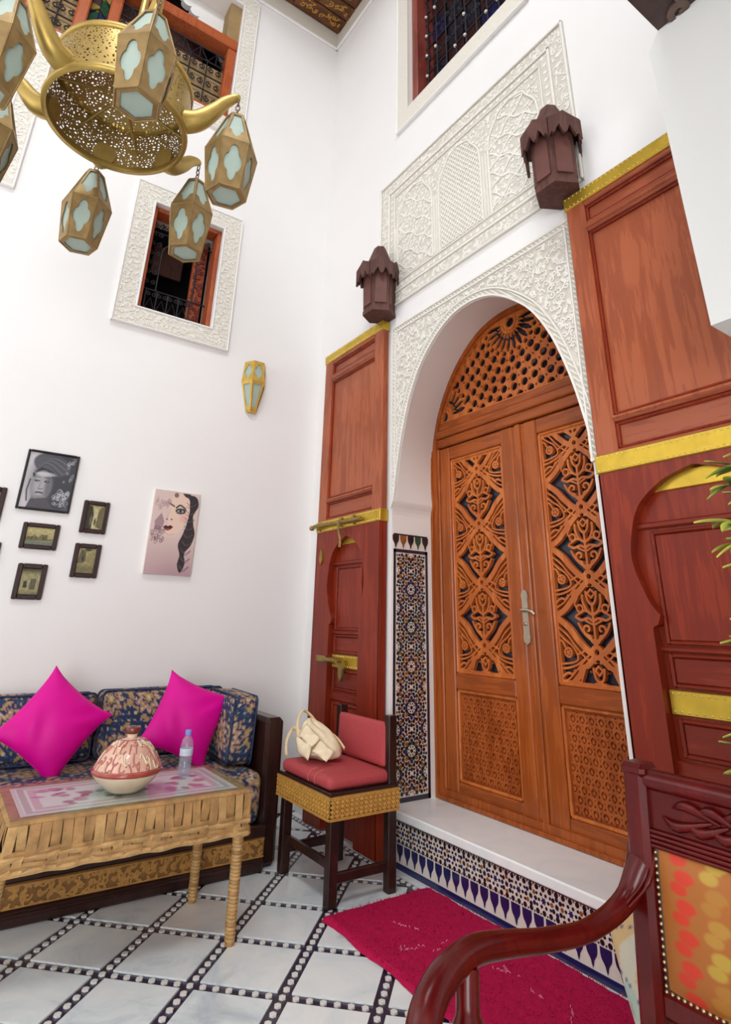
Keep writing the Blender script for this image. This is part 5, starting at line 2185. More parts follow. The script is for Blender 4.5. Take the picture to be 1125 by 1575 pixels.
# ------------------------------------------------------------ banquette
sofa = root('sofa', (-1.9, -.45, 0), 'long low banquette with navy brocade seat and gilt carved front', 'sofa')
SX0, SX1, SY = -3.3, -.645, -.825
mb = MB(); mb.box(SX0, SX1 + .02, SY - .012, SY + .03, 0, .062, 'dark_wood', .008); mb.box(SX0, SX1 + .02, SY - .022, SY + .01, .034, .05, 'dark_wood', .006)
mb.build('plinth', sofa)
mb = MB(); mb.box(SX0, SX1 + .02, SY - .004, SY + .02, .06, .152, 'frieze_ground', .003)
fz = mb.build('carved_frieze', sofa)
cv = Canvas(SX0 + .9, SX1 + .02, .064, .148, .0052)
arabesque(cv, cv.rectfield(-3, SX1 + .01, .072, .140), .034, .0085, .010, .019, RNG)
g = cv.F.copy(); cv.F[:] = -1
for v in (.068, .144):
    cv.stroke([(-3, v), (SX1 + .02, v)], .006)
cv.F = np.maximum(cv.F, g)
FR = Matrix(((1, 0, 0, 0), (0, 0, -1, SY - .004), (0, 1, 0, 0), (0, 0, 0, 1)))
mb = MB(FR)
cv.mesh(mb, 0, .006, 'frieze_gilt')
mb.build('gilt_scrolls', fz, kind='stuff')
mb = MB(); mb.box(SX0, SX1 + .02, SY - .012, SY + .03, .152, .205, 'dark_wood', .008); mb.build('front_rail', sofa)
mb = MB(); mb.box(SX0, SX1 + .01, SY + .02, -.02, .02, .20, 'dark_wood'); mb.build('seat_base', sofa)
mb = MB(); mb.box(-.643, -.532, SY + .03, -.035, 0, .69, 'dark_wood', .022); mb.build('side_arm', sofa)
mb = MB(Matrix.Translation((-1.975, -.43, .205)))
A = soft_box(mb, 2.64, .80, .238, 'brocade', 200, 70, 24, .05, (0, 0, .012))
mb.build('seat_mattress', sofa, colors=brocade_colors(A, 1))


def cushion(x, y, z, w, d, h, seed, label, rotz=0.0, tilt=0.0, group='navy brocade sofa cushions'):
    r = root('sofa_cushion', (x, y, z), label, 'cushion', group)
    M_ = Matrix.Translation((x, y, z)) @ Matrix.Rotation(rotz, 4, 'Z') @ Matrix.Rotation(tilt, 4, 'X')
    mb = MB(M_)
    A = soft_box(mb, w, d, h, 'brocade', int(w / .008), int(d / .009), int(h / .008), .035, (.012, .018, .012))
    mb.build('cushion_cover', r, colors=brocade_colors(A, seed))
    mb = MB(M_)
    for yy in (-d / 2 + .012, d / 2 - .012):
        c = []
        for sx, sz, a0 in ((1, 1, 0), (-1, 1, 90), (-1, 0, 180), (1, 0, 270)):
            for a in np.radians(np.linspace(a0, a0 + 90, 6)):
                c.append((sx * (w / 2 - .03) + .031 * math.cos(a), yy * 1.02, (h - .03 if sz else .03) + .031 * math.sin(a)))
        c.append(c[0])
        mb.tube(c, .006, 'navy_piping', 6)
    mb.build('piping', r)
    return r


cushion(-1.035, -.135, .459, .72, .15, .335, 0, 'navy brocade back cushion behind the right-hand magenta pillow', 0, -.06)
cushion(-1.815, -.135, .459, .78, .15, .325, 2, 'navy brocade back cushion behind the left-hand magenta pillow', 0, -.06)
cushion(-2.63, -.135, .459, .80, .15, .325, 5, 'navy brocade back cushion at the cut-off end of the sofa', 0, -.06)
cushion(-.738, -.47, .459, .46, .155, .335, 3, 'navy brocade cushion standing crosswise against the dark sofa arm', PI / 2 - .06, .05)


def pillow(name, c, s, ang, lean, yawz, label):
    r = root(name, c, label, 'pillow', 'magenta satin pillows')
    M_ = Matrix.Translation(c) @ Matrix.Rotation(yawz, 4, 'Z') @ Matrix.Rotation(lean, 4, 'X') @ Matrix.Rotation(ang, 4, 'Y')
    mb = MB(M_)
    for sg in (-1, 1):
        def f(U, V):
            a, b = U * 2 - 1, V * 2 - 1
            k = 1 - .085 * (1 - b ** 2) * np.abs(a) ** 2
            k2 = 1 - .085 * (1 - a ** 2) * np.abs(b) ** 2
            th = np.maximum(0, (1 - a ** 2)) ** .55 * np.maximum(0, (1 - b ** 2)) ** .55
            fold = .010 * np.sin(7 * a + 5 * b) * np.exp(-((a + .5) ** 2 + (b + .6) ** 2) * 3)
            fold += .006 * np.sin(9 * (a - b)) * np.exp(-((a - .6) ** 2 + (b - .6) ** 2) * 5)
            pinch = (np.abs(a) * np.abs(b)) ** 4
            return np.c_[a * s / 2 * k * (1 + .05 * pinch), sg * (.074 * th + fold * th), b * s / 2 * k2 * (1 + .05 * pinch)]
        mb.grid(f, 44, 44, 'magenta_satin')
    mb.build('pillow_cover', r)
    mb = MB(M_)
    q = s / 2 * .99
    t = np.linspace(-1, 1, 9)
    e = []
    for sd in range(4):
        for x in t[:-1]:
            kk = 1 - .085 * (1 - x ** 2)
            p = [(x * q, -q * kk), (q * kk, x * q), (-x * q, q * kk), (-q * kk, -x * q)][sd]
            e.append((p[0], 0, p[1]))
    e.append(e[0])
    mb.tube(e, .0035, 'magenta_satin', 5)
    mb.build('seam', r)
    return r


pillow('throw_pillow', (-1.665, -.40, .672), .385, math.radians(38), math.radians(-14), math.radians(-4), 'magenta satin pillow standing on its corner, left of the tagine')
pillow('throw_pillow', (-1.0, -.50, .672), .375, math.radians(22), math.radians(-14), math.radians(-12), 'magenta satin pillow behind the water bottle')

# ------------------------------------------------------------ woven coffee table
TX0, TX1, TY0, TY1, TZ = -1.925, -1.015, -1.452, -.935, .528
tb = root('coffee_table', ((TX0 + TX1) / 2, (TY0 + TY1) / 2, 0), 'woven banana-fibre coffee table with glass top in front of sofa', 'table')
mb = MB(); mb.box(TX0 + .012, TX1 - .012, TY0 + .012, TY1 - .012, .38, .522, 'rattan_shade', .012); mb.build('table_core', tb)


def weave(M_, L, nme):
    """front of the woven apron: upright straps crossing two lengthwise bands"""
    lat = MB(M_)
    n = max(6, int(L / .036))
    for k in range(n):
        u = (k + .5) * L / n
        w = L / n * RNG.uniform(.8, 1.0)
        up_ = k % 3 != 1
        t = RNG.uniform(-.004, .004)
        P = [(u + t, .515, .006), (u, .47, .012 if up_ else .008), (u - t, .435, .013 if up_ else .002), (u, .412, .003 if up_ else .012), (u + t, .385, .011 if up_ else .004), (u, .368, .004)]
        P = spline(P, 3)
        f = [(p[0] + s * w / 2, p[1], p[2]) for p in P for s in (-1, 1)]
        m = ('rattan', 'rattan_light', 'rattan')[RNG.randint(3)]
        for b in range(len(P) - 1):
            lat.add([f[2 * b], f[2 * b + 1], f[2 * b + 3], f[2 * b + 2]], [(3, 2, 1, 0)], m, True)
        o = None
    lat.build(nme, tb, kind='stuff')
    for v, wd_, ph in ((.425, .030, 0), (.385, .034, 1.6)):
        mb = MB(M_)
        U = np.linspace(0, L, int(L / .012))
        for s in range(2):
            vv = v + (s - .5) * wd_ * .5
            f = []
            for u in U:
                wv = math.sin(u / L * n * PI * .66 + ph)
                y = vv + .002 * math.sin(u * 37 + s + ph * 2)
                f += [(u, y - wd_ * .27, .008 + .004 * wv), (u, y, .0112 + .004 * wv), (u, y + wd_ * .27, .008 + .004 * wv)]
            for b in range(len(U) - 1):
                for q in (0, 1):
                    mb.add([f[3 * b + q], f[3 * b + 3 + q], f[3 * b + 4 + q], f[3 * b + 1 + q]], [(0, 1, 2, 3)], 'rattan' if s else 'rattan_light', True)
        mb.build('woven_band', tb)


weave(Matrix(((1, 0, 0, TX0), (0, 0, -1, TY0 + .008), (0, 1, 0, 0), (0, 0, 0, 1))), TX1 - TX0, 'upright_straps')
weave(Matrix(((0, 0, 1, TX1 - .008), (1, 0, 0, TY0), (0, 1, 0, 0), (0, 0, 0, 1))), TY1 - TY0, 'upright_straps')
weave(Matrix(((0, 0, -1, TX0 + .008), (-1, 0, 0, TY1), (0, 1, 0, 0), (0, 0, 0, 1))), TY1 - TY0, 'upright_straps')
mb = MB()
for q in ((TX0, TX1, TY0, TY0 + .05), (TX0, TX1, TY1 - .05, TY1), (TX0, TX0 + .05, TY0 + .05, TY1 - .05), (TX1 - .05, TX1, TY0 + .05, TY1 - .05)):
    mb.box(q[0], q[1], q[2], q[3], .508, TZ, 'rattan', .010)
mb.build('rim_band', tb)
mb = MB(); mb.box(TX0 + .04, TX1 - .04, TY0 + .04, TY1 - .04, .50, TZ - .002, 'rattan_light'); mb.build('top_board', tb)
for x in (TX0 + .014, TX1 - .03):
    for y in (TY0 + .035, TY1 - .045):
        mb = MB()
        mb.tube([(x, y, 0), (x, y, .40)], [.018, .022], 'rattan', 8)
        z = .02
        while z < .39:
            mb.lathe([(.0195 + z * .008, -.006), (.0225 + z * .008, 0), (.0195 + z * .008, .006)], 'rattan_light' if int(z * 90) % 3 else 'rattan', 8, M=Matrix.Translation((x, y, z)) @ Matrix.Rotation(.12, 4, 'X'))
            z += .0125
        mb.build('leg', tb)
mb = MB(); mb.box(TX0 + .008, TX1 - .008, TY0 + .008, TY1 - .008, TZ + .004, TZ + .011, 'clear_glass', .0015); mb.build('glass_top', tb)
GT = TZ + .011


def mat_print():
    p = Paint(.80, .40, 170, 90, (244, 238, 240))
    U, V = p.U, p.V
    fr_ = np.minimum(np.minimum(U * 2, (1 - U) * 2), np.minimum(V, 1 - V))
    p.put((np.abs(fr_ - .07) < .03).astype(float), (190, 170, 176), .8)
    p.put((fr_ < .03).astype(float), (226, 214, 216))
    p.put(((fr_ > .13) & (fr_ < .2)).astype(float), (226, 164, 188), .7)
    r_ = np.random.RandomState(4)
    for x in (.2, .8):
        for k in range(16):
            p.ell(x + r_.uniform(-.12, .12), .5 + r_.uniform(-.3, .3), r_.uniform(.01, .035), r_.uniform(.03, .08), (206, 116, 150) if k % 3 else (160, 84, 116), .4, r_.uniform(0, 180), .8)
    p.ell(.5, .5, .14, .3, (196, 214, 208), .4)
    for k in range(18):
        p.ell(.5 + r_.uniform(-.14, .14), .5 + r_.uniform(-.34, .34), r_.uniform(.01, .03), r_.uniform(.03, .06), (96, 92, 104) if k % 2 else (150, 160, 150), .4, r_.uniform(0, 180), .7)
    p.ell(.67, .36, .05, .22, (206, 120, 190), .6, k=.6)
    return p


tm = root('table_mat', (-1.47, -1.19, TZ), 'pink and white printed mat lying under the glass table top', 'table mat')
mb = MB(); mb.box(-1.88, -1.06, -1.40, -.985, TZ, TZ + .0022, 'canvas_edge'); mb.build('mat_board', tm)
mp = mat_print()
mp.w, mp.h = .816, .411
mp.mesh('print', tm, ID, -1.878, -1.398, TZ + .0027)

# ------------------------------------------------------------ tagine
tg = root('tagine', (-1.493, -1.252, GT), 'painted clay tagine with domed lid standing on the glass table', 'tagine')
TM_ = Matrix.Translation((-1.493, -1.252, GT))
mb = MB(TM_)
mb.lathe([(0, .002), (.066, 0), (.072, .006), (.092, .022), (.116, .042), (.130, .060), (.133, .066), (.120, .066), (.1, .045), (0, .03)], 'glaze_ivory', 48)
mb.build('base_bowl', tg)
mb = MB(TM_)
mb.lathe([(.112, .066), (.136, .065), (.141, .070), (.140, .077), (.132, .081)], 'glaze_red', 48)
mb.build('red_rim', tg)
LIDP = [(.134, .079), (.124, .098), (.110, .122), (.092, .147), (.070, .168), (.048, .181), (.030, .186), (.022, .190)]
mb = MB(TM_)
mb.lathe([tuple(p) for p in spline(LIDP, 4)], 'glaze_pink', 48)
lid = mb.build('lid', tg)
lp = spline(LIDP, 6)


def lidpt(t, s, dr_=.0):
    i = s * (len(lp) - 1)
    r = np.interp(i, range(len(lp)), lp[:, 0]) + dr_
    z = np.interp(i, range(len(lp)), lp[:, 1]) + dr_ * .6
    return (r * math.cos(t), r * math.sin(t), z)


mb = MB(TM_)
rr = np.random.RandomState(9)
for row, (s0, s1, n) in enumerate(((.05, .24, 30), (.20, .42, 26), (.40, .60, 20), (.54, .73, 15))):
    for k in range(n):
        t0 = 2 * PI * (k + rr.uniform(-.2, .2)) / n
        w = 2 * PI / n
        kind = rr.randint(4)
        if kind == 0:
            q = [(t0, s0), (t0 + w * .1, s1)]
        elif kind == 1:
            q = [(t0, s1), (t0, s0 + .05), (t0 + w * .4, s0), (t0 + w * .8, s0 + .06)]
        elif kind == 2:
            q = [(t0, s0 + .06), (t0 + w * .3, s0), (t0 + w * .6, s0 + .07), (t0 + w * .4, s0 + .13), (t0 + w * .15, s0 + .1)]
        else:
            q = [(t0, s0 + .12), (t0 + w * .35, s1 - .02), (t0 + w * .7, s0 + .1), (t0 + w * .9, s0)]
        q = spline(q, 4)
        mb.tube([lidpt(a, b, .0006) for a, b in q], .0034, 'glaze_rose' if rr.rand() < .6 else 'glaze_ivory', 5)
for s in (.03, .75):
    mb.tube([lidpt(t, s, .0004) for t in np.linspace(0, 2 * PI, 49)], .0018, 'glaze_red', 5)
mb.build('painted_relief', lid, kind='stuff')
mb = MB(TM_)
mb.lathe([(.022, .186), (.020, .196), (.024, .203)], 'glaze_ivory', 28)
mb.lathe([(.024, .203), (.030, .206), (.031, .224), (.027, .229), (.018, .227), (.012, .218), (0, .216)], 'knob_brown', 28)
mb.build('knob', tg)

# ------------------------------------------------------------ water bottle
bt = root('water_bottle', (-1.195, -1.098, GT), 'small clear plastic water bottle with a blue cap on the table', 'bottle')
BM = Matrix.Translation((-1.195, -1.098, GT))
prof = [(0, .003), (.026, 0), (.029, .006), (.028, .02), (.029, .03), (.0275, .036), (.029, .042), (.0275, .05), (.029, .06), (.029, .09), (.0285, .115), (.023, .135), (.013, .15), (.0115, .158)]
mb = MB(BM); mb.lathe([tuple(p) for p in spline(prof, 3)], 'bottle_plastic', 28); mb.build('bottle_body', bt)
mb = MB(BM); mb.lathe([(0, .005), (.0262, .005), (.0265, .058), (0, .058)], 'bottle_water', 24); mb.build('water', bt)
mb = MB(BM); mb.lathe([(.0293, .073), (.0296, .075), (.0296, .100), (.0293, .102)], 'bottle_label', 28); mb.build('label', bt)
mb = MB(BM); mb.lathe([(.0135, .154), (.0145, .156), (.0145, .172), (.0125, .175), (0, .175)], 'cap_blue', 20); mb.build('cap', bt)

# ------------------------------------------------------------ side chair
CXa, CXb, CYa, CYb = -.585, -.175, -1.392, -.848
sc = root('side_chair', (-.38, -1.12, 0), 'dark wood side chair with red cushions and gilt carved seat rail', 'chair')
for x, y, h in ((CXa + .045, CYa + .042, .35), (CXa + .045, CYb - .042, .35), (CXb - .032, CYa + .036, .752), (CXb - .032, CYb - .036, .752)):
    mb = MB(); mb.box(x - .025, x + .025, y - .023, y + .023, 0, h, 'dark_wood', .004); mb.build('leg', sc)
for q in ((CXa + .045, CXb - .03, CYa + .03, CYa + .055, .085, .125), (CXa + .045, CXb - .03, CYb - .055, CYb - .03, .085, .125),
          (CXa + .035, CXa + .058, CYa + .06, CYb - .06, .135, .172)):
    mb = MB(); mb.box(*q, 'dark_wood', .004); mb.build('stretcher', sc)
mb = MB(); mb.box(CXa + .02, CXb - .02, CYa + .02, CYb - .02, .35, .437, 'dark_wood'); mb.box(CXa + .004, CXb - .004, CYa + .004, CYb - .004, .432, .448, 'dark_wood', .004)
mb.build('seat_board', sc)


def gilt_rail(M_, L, mats=('seat_gilt_ground', 'seat_gilt')):
    mb = MB(M_)
    mb.box(0, L, .335, .435, -.02, 0, mats[0], .003)
    o = mb.build('gilt_rail', sc)
    cv = Canvas(0, L, .335, .435, .0026)
    m = int(L / .026)
    for k in range(m):
        u = (k + .5) * L / m
        for v in (.358, .376, .394, .412):
            cv.stroke([(u - .010, v), (u, v + .0065), (u + .010, v), (u, v - .0065), (u - .010, v)], .0042)
            cv.disc(u, v, .0026); cv.disc(u + .013, v + .009, .0042)
    for v in (.340, .346, .424, .430):
        cv.stroke([(0, v), (L, v)], .004)
    mb = MB(M_)
    cv.mesh(mb, 0, .0035, mats[1])
    mb.build('gilt_carving', o, kind='stuff')


gilt_rail(Matrix(((0, 0, -1, CXa), (-1, 0, 0, CYb), (0, 1, 0, 0), (0, 0, 0, 1))), CYb - CYa)
gilt_rail(Matrix(((1, 0, 0, CXa), (0, 0, -1, CYa), (0, 1, 0, 0), (0, 0, 0, 1))), CXb - CXa)
gilt_rail(Matrix(((-1, 0, 0, CXb), (0, 0, 1, CYb), (0, 1, 0, 0), (0, 0, 0, 1))), CXb - CXa)
mb = MB(Matrix.Translation((-.392, -1.115, .448)))
soft_box(mb, .365, .50, .058, 'red_cloth', 24, 30, 8, .024, (.006, .008, .010))
cu = mb.build('seat_cushion', sc)
for y in (-1.17, -1.235):
    mb = MB()
    mb.tube([(-.5775, y, .458), (-.5835, y, .478), (-.579, y - .001, .494), (-.566, y - .003, .506), (-.535, y - .006, .5135)], .0018, 'red_cloth_seam', 5)
    mb.build('stitched_seam', cu)
mb = MB(Matrix.Translation((-.225, -1.12, .515)) @ Matrix.Rotation(.05, 4, 'Y'))
soft_box(mb, .04, .455, .20, 'red_cloth', 6, 30, 16, .014, (.010, .0, .0))
mb.build('back_cushion', sc)
mb = MB(); mb.box(CXb - .05, CXb - .022, CYa + .05, CYb - .05, .56, .70, 'dark_wood', .004); mb.build('back_rail', sc)

# ------------------------------------------------------------ tote bag
tbg = root('tote_bag', (-.44, -1.0, .512), 'crumpled cream canvas tote bag lying on the red chair cushion', 'bag')


def bagshape(U, V):
    th = U * 2 * PI
    ph = (V - .5) * PI
    cx_, sy_, z = np.cos(th) * np.cos(ph), np.sin(th) * np.cos(ph), np.sin(ph)
    r = 1 + .10 * np.abs(np.sin(2.5 * th + 2.2 * z)) - .16 * np.abs(np.sin(1.5 * th - 3.1 * z + .6)) + .05 * np.abs(np.sin(6 * th + 5 * z)) + .05 * np.abs(np.sin(4 * z - 5 * th + 1))
    x, y, zz = cx_ * r * .085, sy_ * r * .145, z * r
    h = np.where(zz > 0, zz * .125, zz * .055) + .05
    lean = np.clip(h - .06, 0, 1)
    y = y * (1 - np.clip((h - .05) * 2.6, 0, .60)) + lean * .58
    return np.c_[x, y, np.maximum(h, .0)]


BG = Matrix.Translation((-.435, -1.025, .519)) @ Matrix.Rotation(.35, 4, 'Z')
jit = np.random.RandomState(8)


def crumpled(U, V):
    P = bagshape(U, V)
    k = np.clip(P[:, 2:3] / .03, 0, 1)
    pole = ((V > .02) & (V < .98))[:, None]
    return P + jit.uniform(-.010, .010, P.shape) * k * pole


mb = MB(BG)
mb.grid(crumpled, 20, 12, 'canvas_cloth', smooth=False, close_u=True)
body = mb.build('bag_body', tbg)
md = body.modifiers.new('softening', 'SUBSURF')
md.levels = md.render_levels = 2
for p_ in body.data.polygons:
    p_.use_smooth = True
for v_ in body.data.edges:
    pass
for pts, w in (([(-.075, .02, .03), (-.09, .07, .09), (-.06, .115, .165), (-.01, .125, .215), (.03, .105, .195), (.04, .03, .14), (.05, -.07, .10), (.045, -.135, .055)], .017),
               ([(-.085, .055, .115), (-.07, .115, .135), (-.05, .16, .125), (-.06, .185, .07), (-.07, .175, .012), (-.065, .168, .004)], .015)):
    mb = MB(BG)
    mb.tube(spline(pts, 6), w * .74, 'canvas_strap', 8, flat=.40, up=(1, .2, .3))
    mb.build('strap', tbg)
# the folded mouth of the bag lies over its front as two loose flaps
for A_, B_, C_, D_, bow_ in (((-.100, .075, .105), (-.118, -.045, .085), (-.122, -.035, .012), (-.112, .055, .040), .014),
                             ((-.055, .050, .160), (-.085, -.070, .110), (-.128, -.055, .070), (-.105, .060, .110), .012),
                             ((-.070, -.060, .100), (-.065, -.150, .055), (-.105, -.135, .012), (-.118, -.045, .055), .010)):
    A_, B_, C_, D_ = map(np.array, (A_, B_, C_, D_))

    def flap(U, V):
        P = (1 - V)[:, None] * ((1 - U)[:, None] * A_ + U[:, None] * B_) + V[:, None] * ((1 - U)[:, None] * D_ + U[:, None] * C_)
        n = np.cross(B_ - A_, D_ - A_)
        n /= np.linalg.norm(n)
        if n[0] > 0:
            n = -n
        return P + n * (bow_ * np.sin(PI * U) * np.sin(PI * V * .9) + .004 * np.sin(9 * U + 5 * V) + .004)[:, None]
    mb = MB(BG)
    mb.grid(flap, 12, 8, 'canvas_cloth')
    fl = mb.build('flap', tbg)
    so = fl.modifiers.new('thickness', 'SOLIDIFY')
    so.thickness = .003

# ------------------------------------------------------------ rug
rg = root('rug', (-.33, -2.1, 0), 'magenta shag rug with pale strands in front of the step', 'rug')
RX0, RX1, RY0, RY1 = -.628, -.03, -2.85, -1.432


def rugtop(U, V):
    x = RX0 + (RX1 - RX0) * U - .03 * (1 - V) * 0
    y = RY0 + (RY1 - RY0) * V
    e = np.minimum(np.minimum(U, 1 - U) * .6, np.minimum(V, 1 - V) * 1.4)
    z = .016 * np.clip(e / .015, 0, 1) ** .5 + .0022 * np.sin(x * 61 + 3 * np.sin(y * 23)) * np.sin(y * 53 + 2 * np.sin(x * 31)) + .002
    x = x + .006 * np.sin(y * 19) * (np.abs(U - .5) > .48)
    return np.c_[x, y, z]


mb = MB(); mb.grid(rugtop, 70, 150, 'rug_pile'); mb.build('rug_base', rg)
rr = np.random.RandomState(12)
mb = MB()
for k in range(9000):
    x, y = rr.uniform(RX0 + .006, RX1 - .006), rr.uniform(RY0 + .006, RY1 - .006)
    a, l = rr.uniform(0, 2 * PI), rr.uniform(.006, .014)
    dx, dy = math.cos(a) * l, math.sin(a) * l
    w = .0022
    z = .015
    mb.add([(x - dy / l * w, y + dx / l * w, z), (x + dy / l * w, y - dx / l * w, z), (x + dx, y + dy, z + .008)], [(0, 1, 2)], 'rug_pile')
mb.build('shag_pile', rg, kind='stuff')
mb = MB()
for k in range(16):
    x, y = rr.uniform(RX0 + .05, RX1 - .06), rr.uniform(-2.6, RY1 - .05)
    a = rr.uniform(-.9, .9) + (PI / 2 if k % 3 == 0 else 0)
    for q in range(rr.randint(4, 11)):
        x += math.cos(a) * .013 + rr.uniform(-.007, .007); y += math.sin(a) * .013 + rr.uniform(-.007, .007)
        if rr.rand() < .45 or not (RX0 + .02 < x < RX1 - .02 and y < RY1 - .02):
            continue
        b = a + rr.uniform(-.8, .8)
        l = rr.uniform(.004, .009)
        mb.tube([(x - math.cos(b) * l, y - math.sin(b) * l, .018), (x, y, .024), (x + math.cos(b) * l, y + math.sin(b) * l, .019)], .0016, 'rug_strand', 5)
mb.build('pale_strands', rg, kind='stuff')
# ------------------------------------------------------------ mahogany armchair in the foreground
ac = root('armchair', (-1.2, -3.45, 0), 'mahogany armchair with nailed orange and red back panel', 'chair')
AY0, AY1, AXB = -3.735, -3.20, -.90       # back plane x ~ AXB, leaning back with height


def bx_(y, z, d=0.0):
    """point of the raked back: d towards the sitter (-X)"""
    return (AXB - d + (z - .9) * .10, y, z)


BKM = lambda P: np.c_[AXB - P[:, 2] + (P[:, 1] - .9) * .10, -P[:, 0], P[:, 1]]   # (u = -y, v = z, h towards the sitter)
U0, U1 = -AY1, -AY0
for a, b in ((U0 - .022, U0 + .030), (U1 - .030, U1 + .022)):
    mb = MB(BKM)
    mb.box(a, b, .02, .915, -.03, .03, 'mahogany', .011)
    mb.box(a - .003, b + .003, .895, .922, -.032, .033, 'mahogany', .009)
    mb.build('back_post', ac)
mb = MB(BKM)
mb.tube([(U0, .893, .004), (U1, .893, .004)], .021, 'mahogany', 10)
mb.box(U0, U1, .80, .888, -.02, .010, 'mahogany', .006)
mb.build('top_rail', ac)
mb = MB(BKM)
for k in range(4):
    mb.tube([(U0 + .025, .776 + k * .0085, .014), (U1 - .025, .776 + k * .0085, .014)], .0045, 'mahogany', 6)
mb.box(U0 + .02, U1 - .02, .77, .806, -.02, .012, 'mahogany', .004)
mb.build('fluted_rail', ac)
# carved leaf spray of the crest
mb = MB(BKM)
um = (U0 + U1) / 2
for s in (-1, 1):
    for k in range(7):
        u = um + s * (.03 + k * .024)
        mb.tube(spline([(um + s * .01 + s * k * .016, .842, .012), (u, .842 + .020 * (1 if k % 2 else -1), .019), (u + s * .035, .842 + .010 * (1 if k % 2 else -1), .012)], 4), [.003, .005, .007, .009, .010, .009, .007, .005, .002], 'mahogany', 6, flat=.6)
mb.lathe([(0, .012), (.012, .010), (.020, 0)], 'mahogany', 12, M=None if False else (lambda P: BKM(np.c_[um + P[:, 0], .842 + P[:, 1], .012 + P[:, 2]])))
mb.build('carved_crest', ac)
mb = MB(BKM)
mb.box(U0 + .02, U1 - .02, .50, .545, -.02, .016, 'mahogany', .008)
mb.build('lower_rail', ac)
# upholstered panel
PW, PH = (U1 - U0 - .072), .232
pp = Paint(PW, PH, 170, 96, (170, 100, 40))
pp.put(np.clip((.45 - pp.V) * 1.2, 0, 1), (156, 92, 36), .7)
r_ = np.random.RandomState(2)


def bow(cx, cy, s, c, k=.9):
    """axe-head shape of the woven cloth, s = half its height"""
    X, Y = (pp.U - cx) * PW / PH / 1.75, pp.V - cy
    X, Y = X * .96 + Y * .30, Y * .96 - X * .30
    d = np.minimum(np.hypot(X - s * .30, Y - s * .42) - s * .60, np.hypot(X + s * .34, Y + s * .40) - s * .52)
    d = np.maximum(d, s * .50 - np.hypot(X - s * .82, Y + s * .42))
    d = np.maximum(d, s * .46 - np.hypot(X + s * .84, Y - s * .46))
    pp.put(np.clip(.5 - d / .016, 0, 1), c, k)


for col in range(8):
    for row in range(-1, 6):
        cx_ = .115 + col * .137
        cy_ = .80 - row * .2 - (.055 if col % 2 else 0)
        if col % 2 == 0:
            c = (206, 52, 34) if col % 4 != 3 else (190, 84, 40)
        else:
            c = ((188, 160, 62), (176, 124, 50), (182, 140, 56))[(row + col) % 3]
        bow(cx_, cy_, .088, c, .9 if col % 2 == 0 else .8)
mb = MB(BKM)
mb.box(U0 + .028, U1 - .028, .538, .778, -.018, .006, 'mahogany')
mb.build('panel_frame', ac)
mb = MB(BKM)
mb.grid(lambda U, V: np.c_[U0 + .036 + U * PW, .542 + V * PH, .007 + .016 * (1 - (2 * U - 1) ** 6) * (1 - (2 * V - 1) ** 6)], 170, 96, 'printed', True)
pnl = mb.build('back_upholstery', ac, colors=pp.C.reshape(-1, 3))
mb = MB(BKM)
nail = [(.0036, 0), (.003, .0024), (0, .0036)]
pos = []
for u in np.arange(U0 + .034, U1 - .03, .0118):
    pos += [(u, .776), (u, .543)]
for v in np.arange(.552, .772, .0118):
    pos += [(U0 + .034, v), (U1 - .034, v)]
for u, v in pos:
    mb.lathe(nail, 'nail_brass', 7, M=(lambda P, u=u, v=v: BKM(np.c_[u + P[:, 0], v + P[:, 1], .010 + P[:, 2]])))
mb.build('brass_nails', pnl, kind='stuff')
mb = MB(BKM)
for a in ((U0 + .028, U1 - .028, .769, .783), (U0 + .028, U1 - .028, .537, .549), (U0 + .028, U0 + .041, .54, .78), (U1 - .041, U1 - .028, .54, .78)):
    mb.box(a[0], a[1], a[2], a[3], 0, .010, 'frame_brown', .004)
mb.build('nail_braid', pnl)


def arm(y, s):
    """scrolled arm at side y (s = +1 for the far side)"""
    mb = MB()
    P = spline([(-.925, y, .735), (-.98, y + s * .015, .676), (-1.08, y + s * .030, .645), (-1.20, y + s * .040, .650), (-1.30, y + s * .040, .666),
                (-1.385, y + s * .038, .676), (-1.45, y + s * .030, .668), (-1.498, y + s * .020, .648), (-1.527, y + s * .010, .615), (-1.538, y, .56), (-1.533, y, .49), (-1.515, y, .40)], 6)
    q = np.linspace(0, 1, len(P))
    R = np.interp(q, [0, .08, .2, .4, .6, .75, .9, 1], [.030, .022, .019, .022, .026, .029, .028, .026])
    mb.tube(P, R, 'mahogany', 16, flat=.95)
    o = mb.build('armrest', ac)
    mb = MB()
    for k in range(7):
        a = -1.0 + k * .33
        w_ = 1.5
        mb.tube(spline([(-.915, y + .034 * math.sin(a), .748 + .050 * math.cos(a) - .012), (-.95, y + .030 * math.sin(a), .706 + .03 * math.cos(a) - .01), (-.995, y + s * .012 + .020 * math.sin(a), .672 + .02 * math.cos(a) - .008)], 4), [.006] * 5 + [.003] * 4, 'mahogany', 6)
    mb.build('arm_reeding', o)
    mb = MB()
    mb.tube(spline([(-1.41, y + s * .030, .660), (-1.425, y + s * .016, .60), (-1.43, y + s * .004, .54), (-1.45, y, .36)], 6), [.020] * 6 + [.026] * 6 + [.028] * 7, 'mahogany', 12)
    mb.build('arm_support', ac)


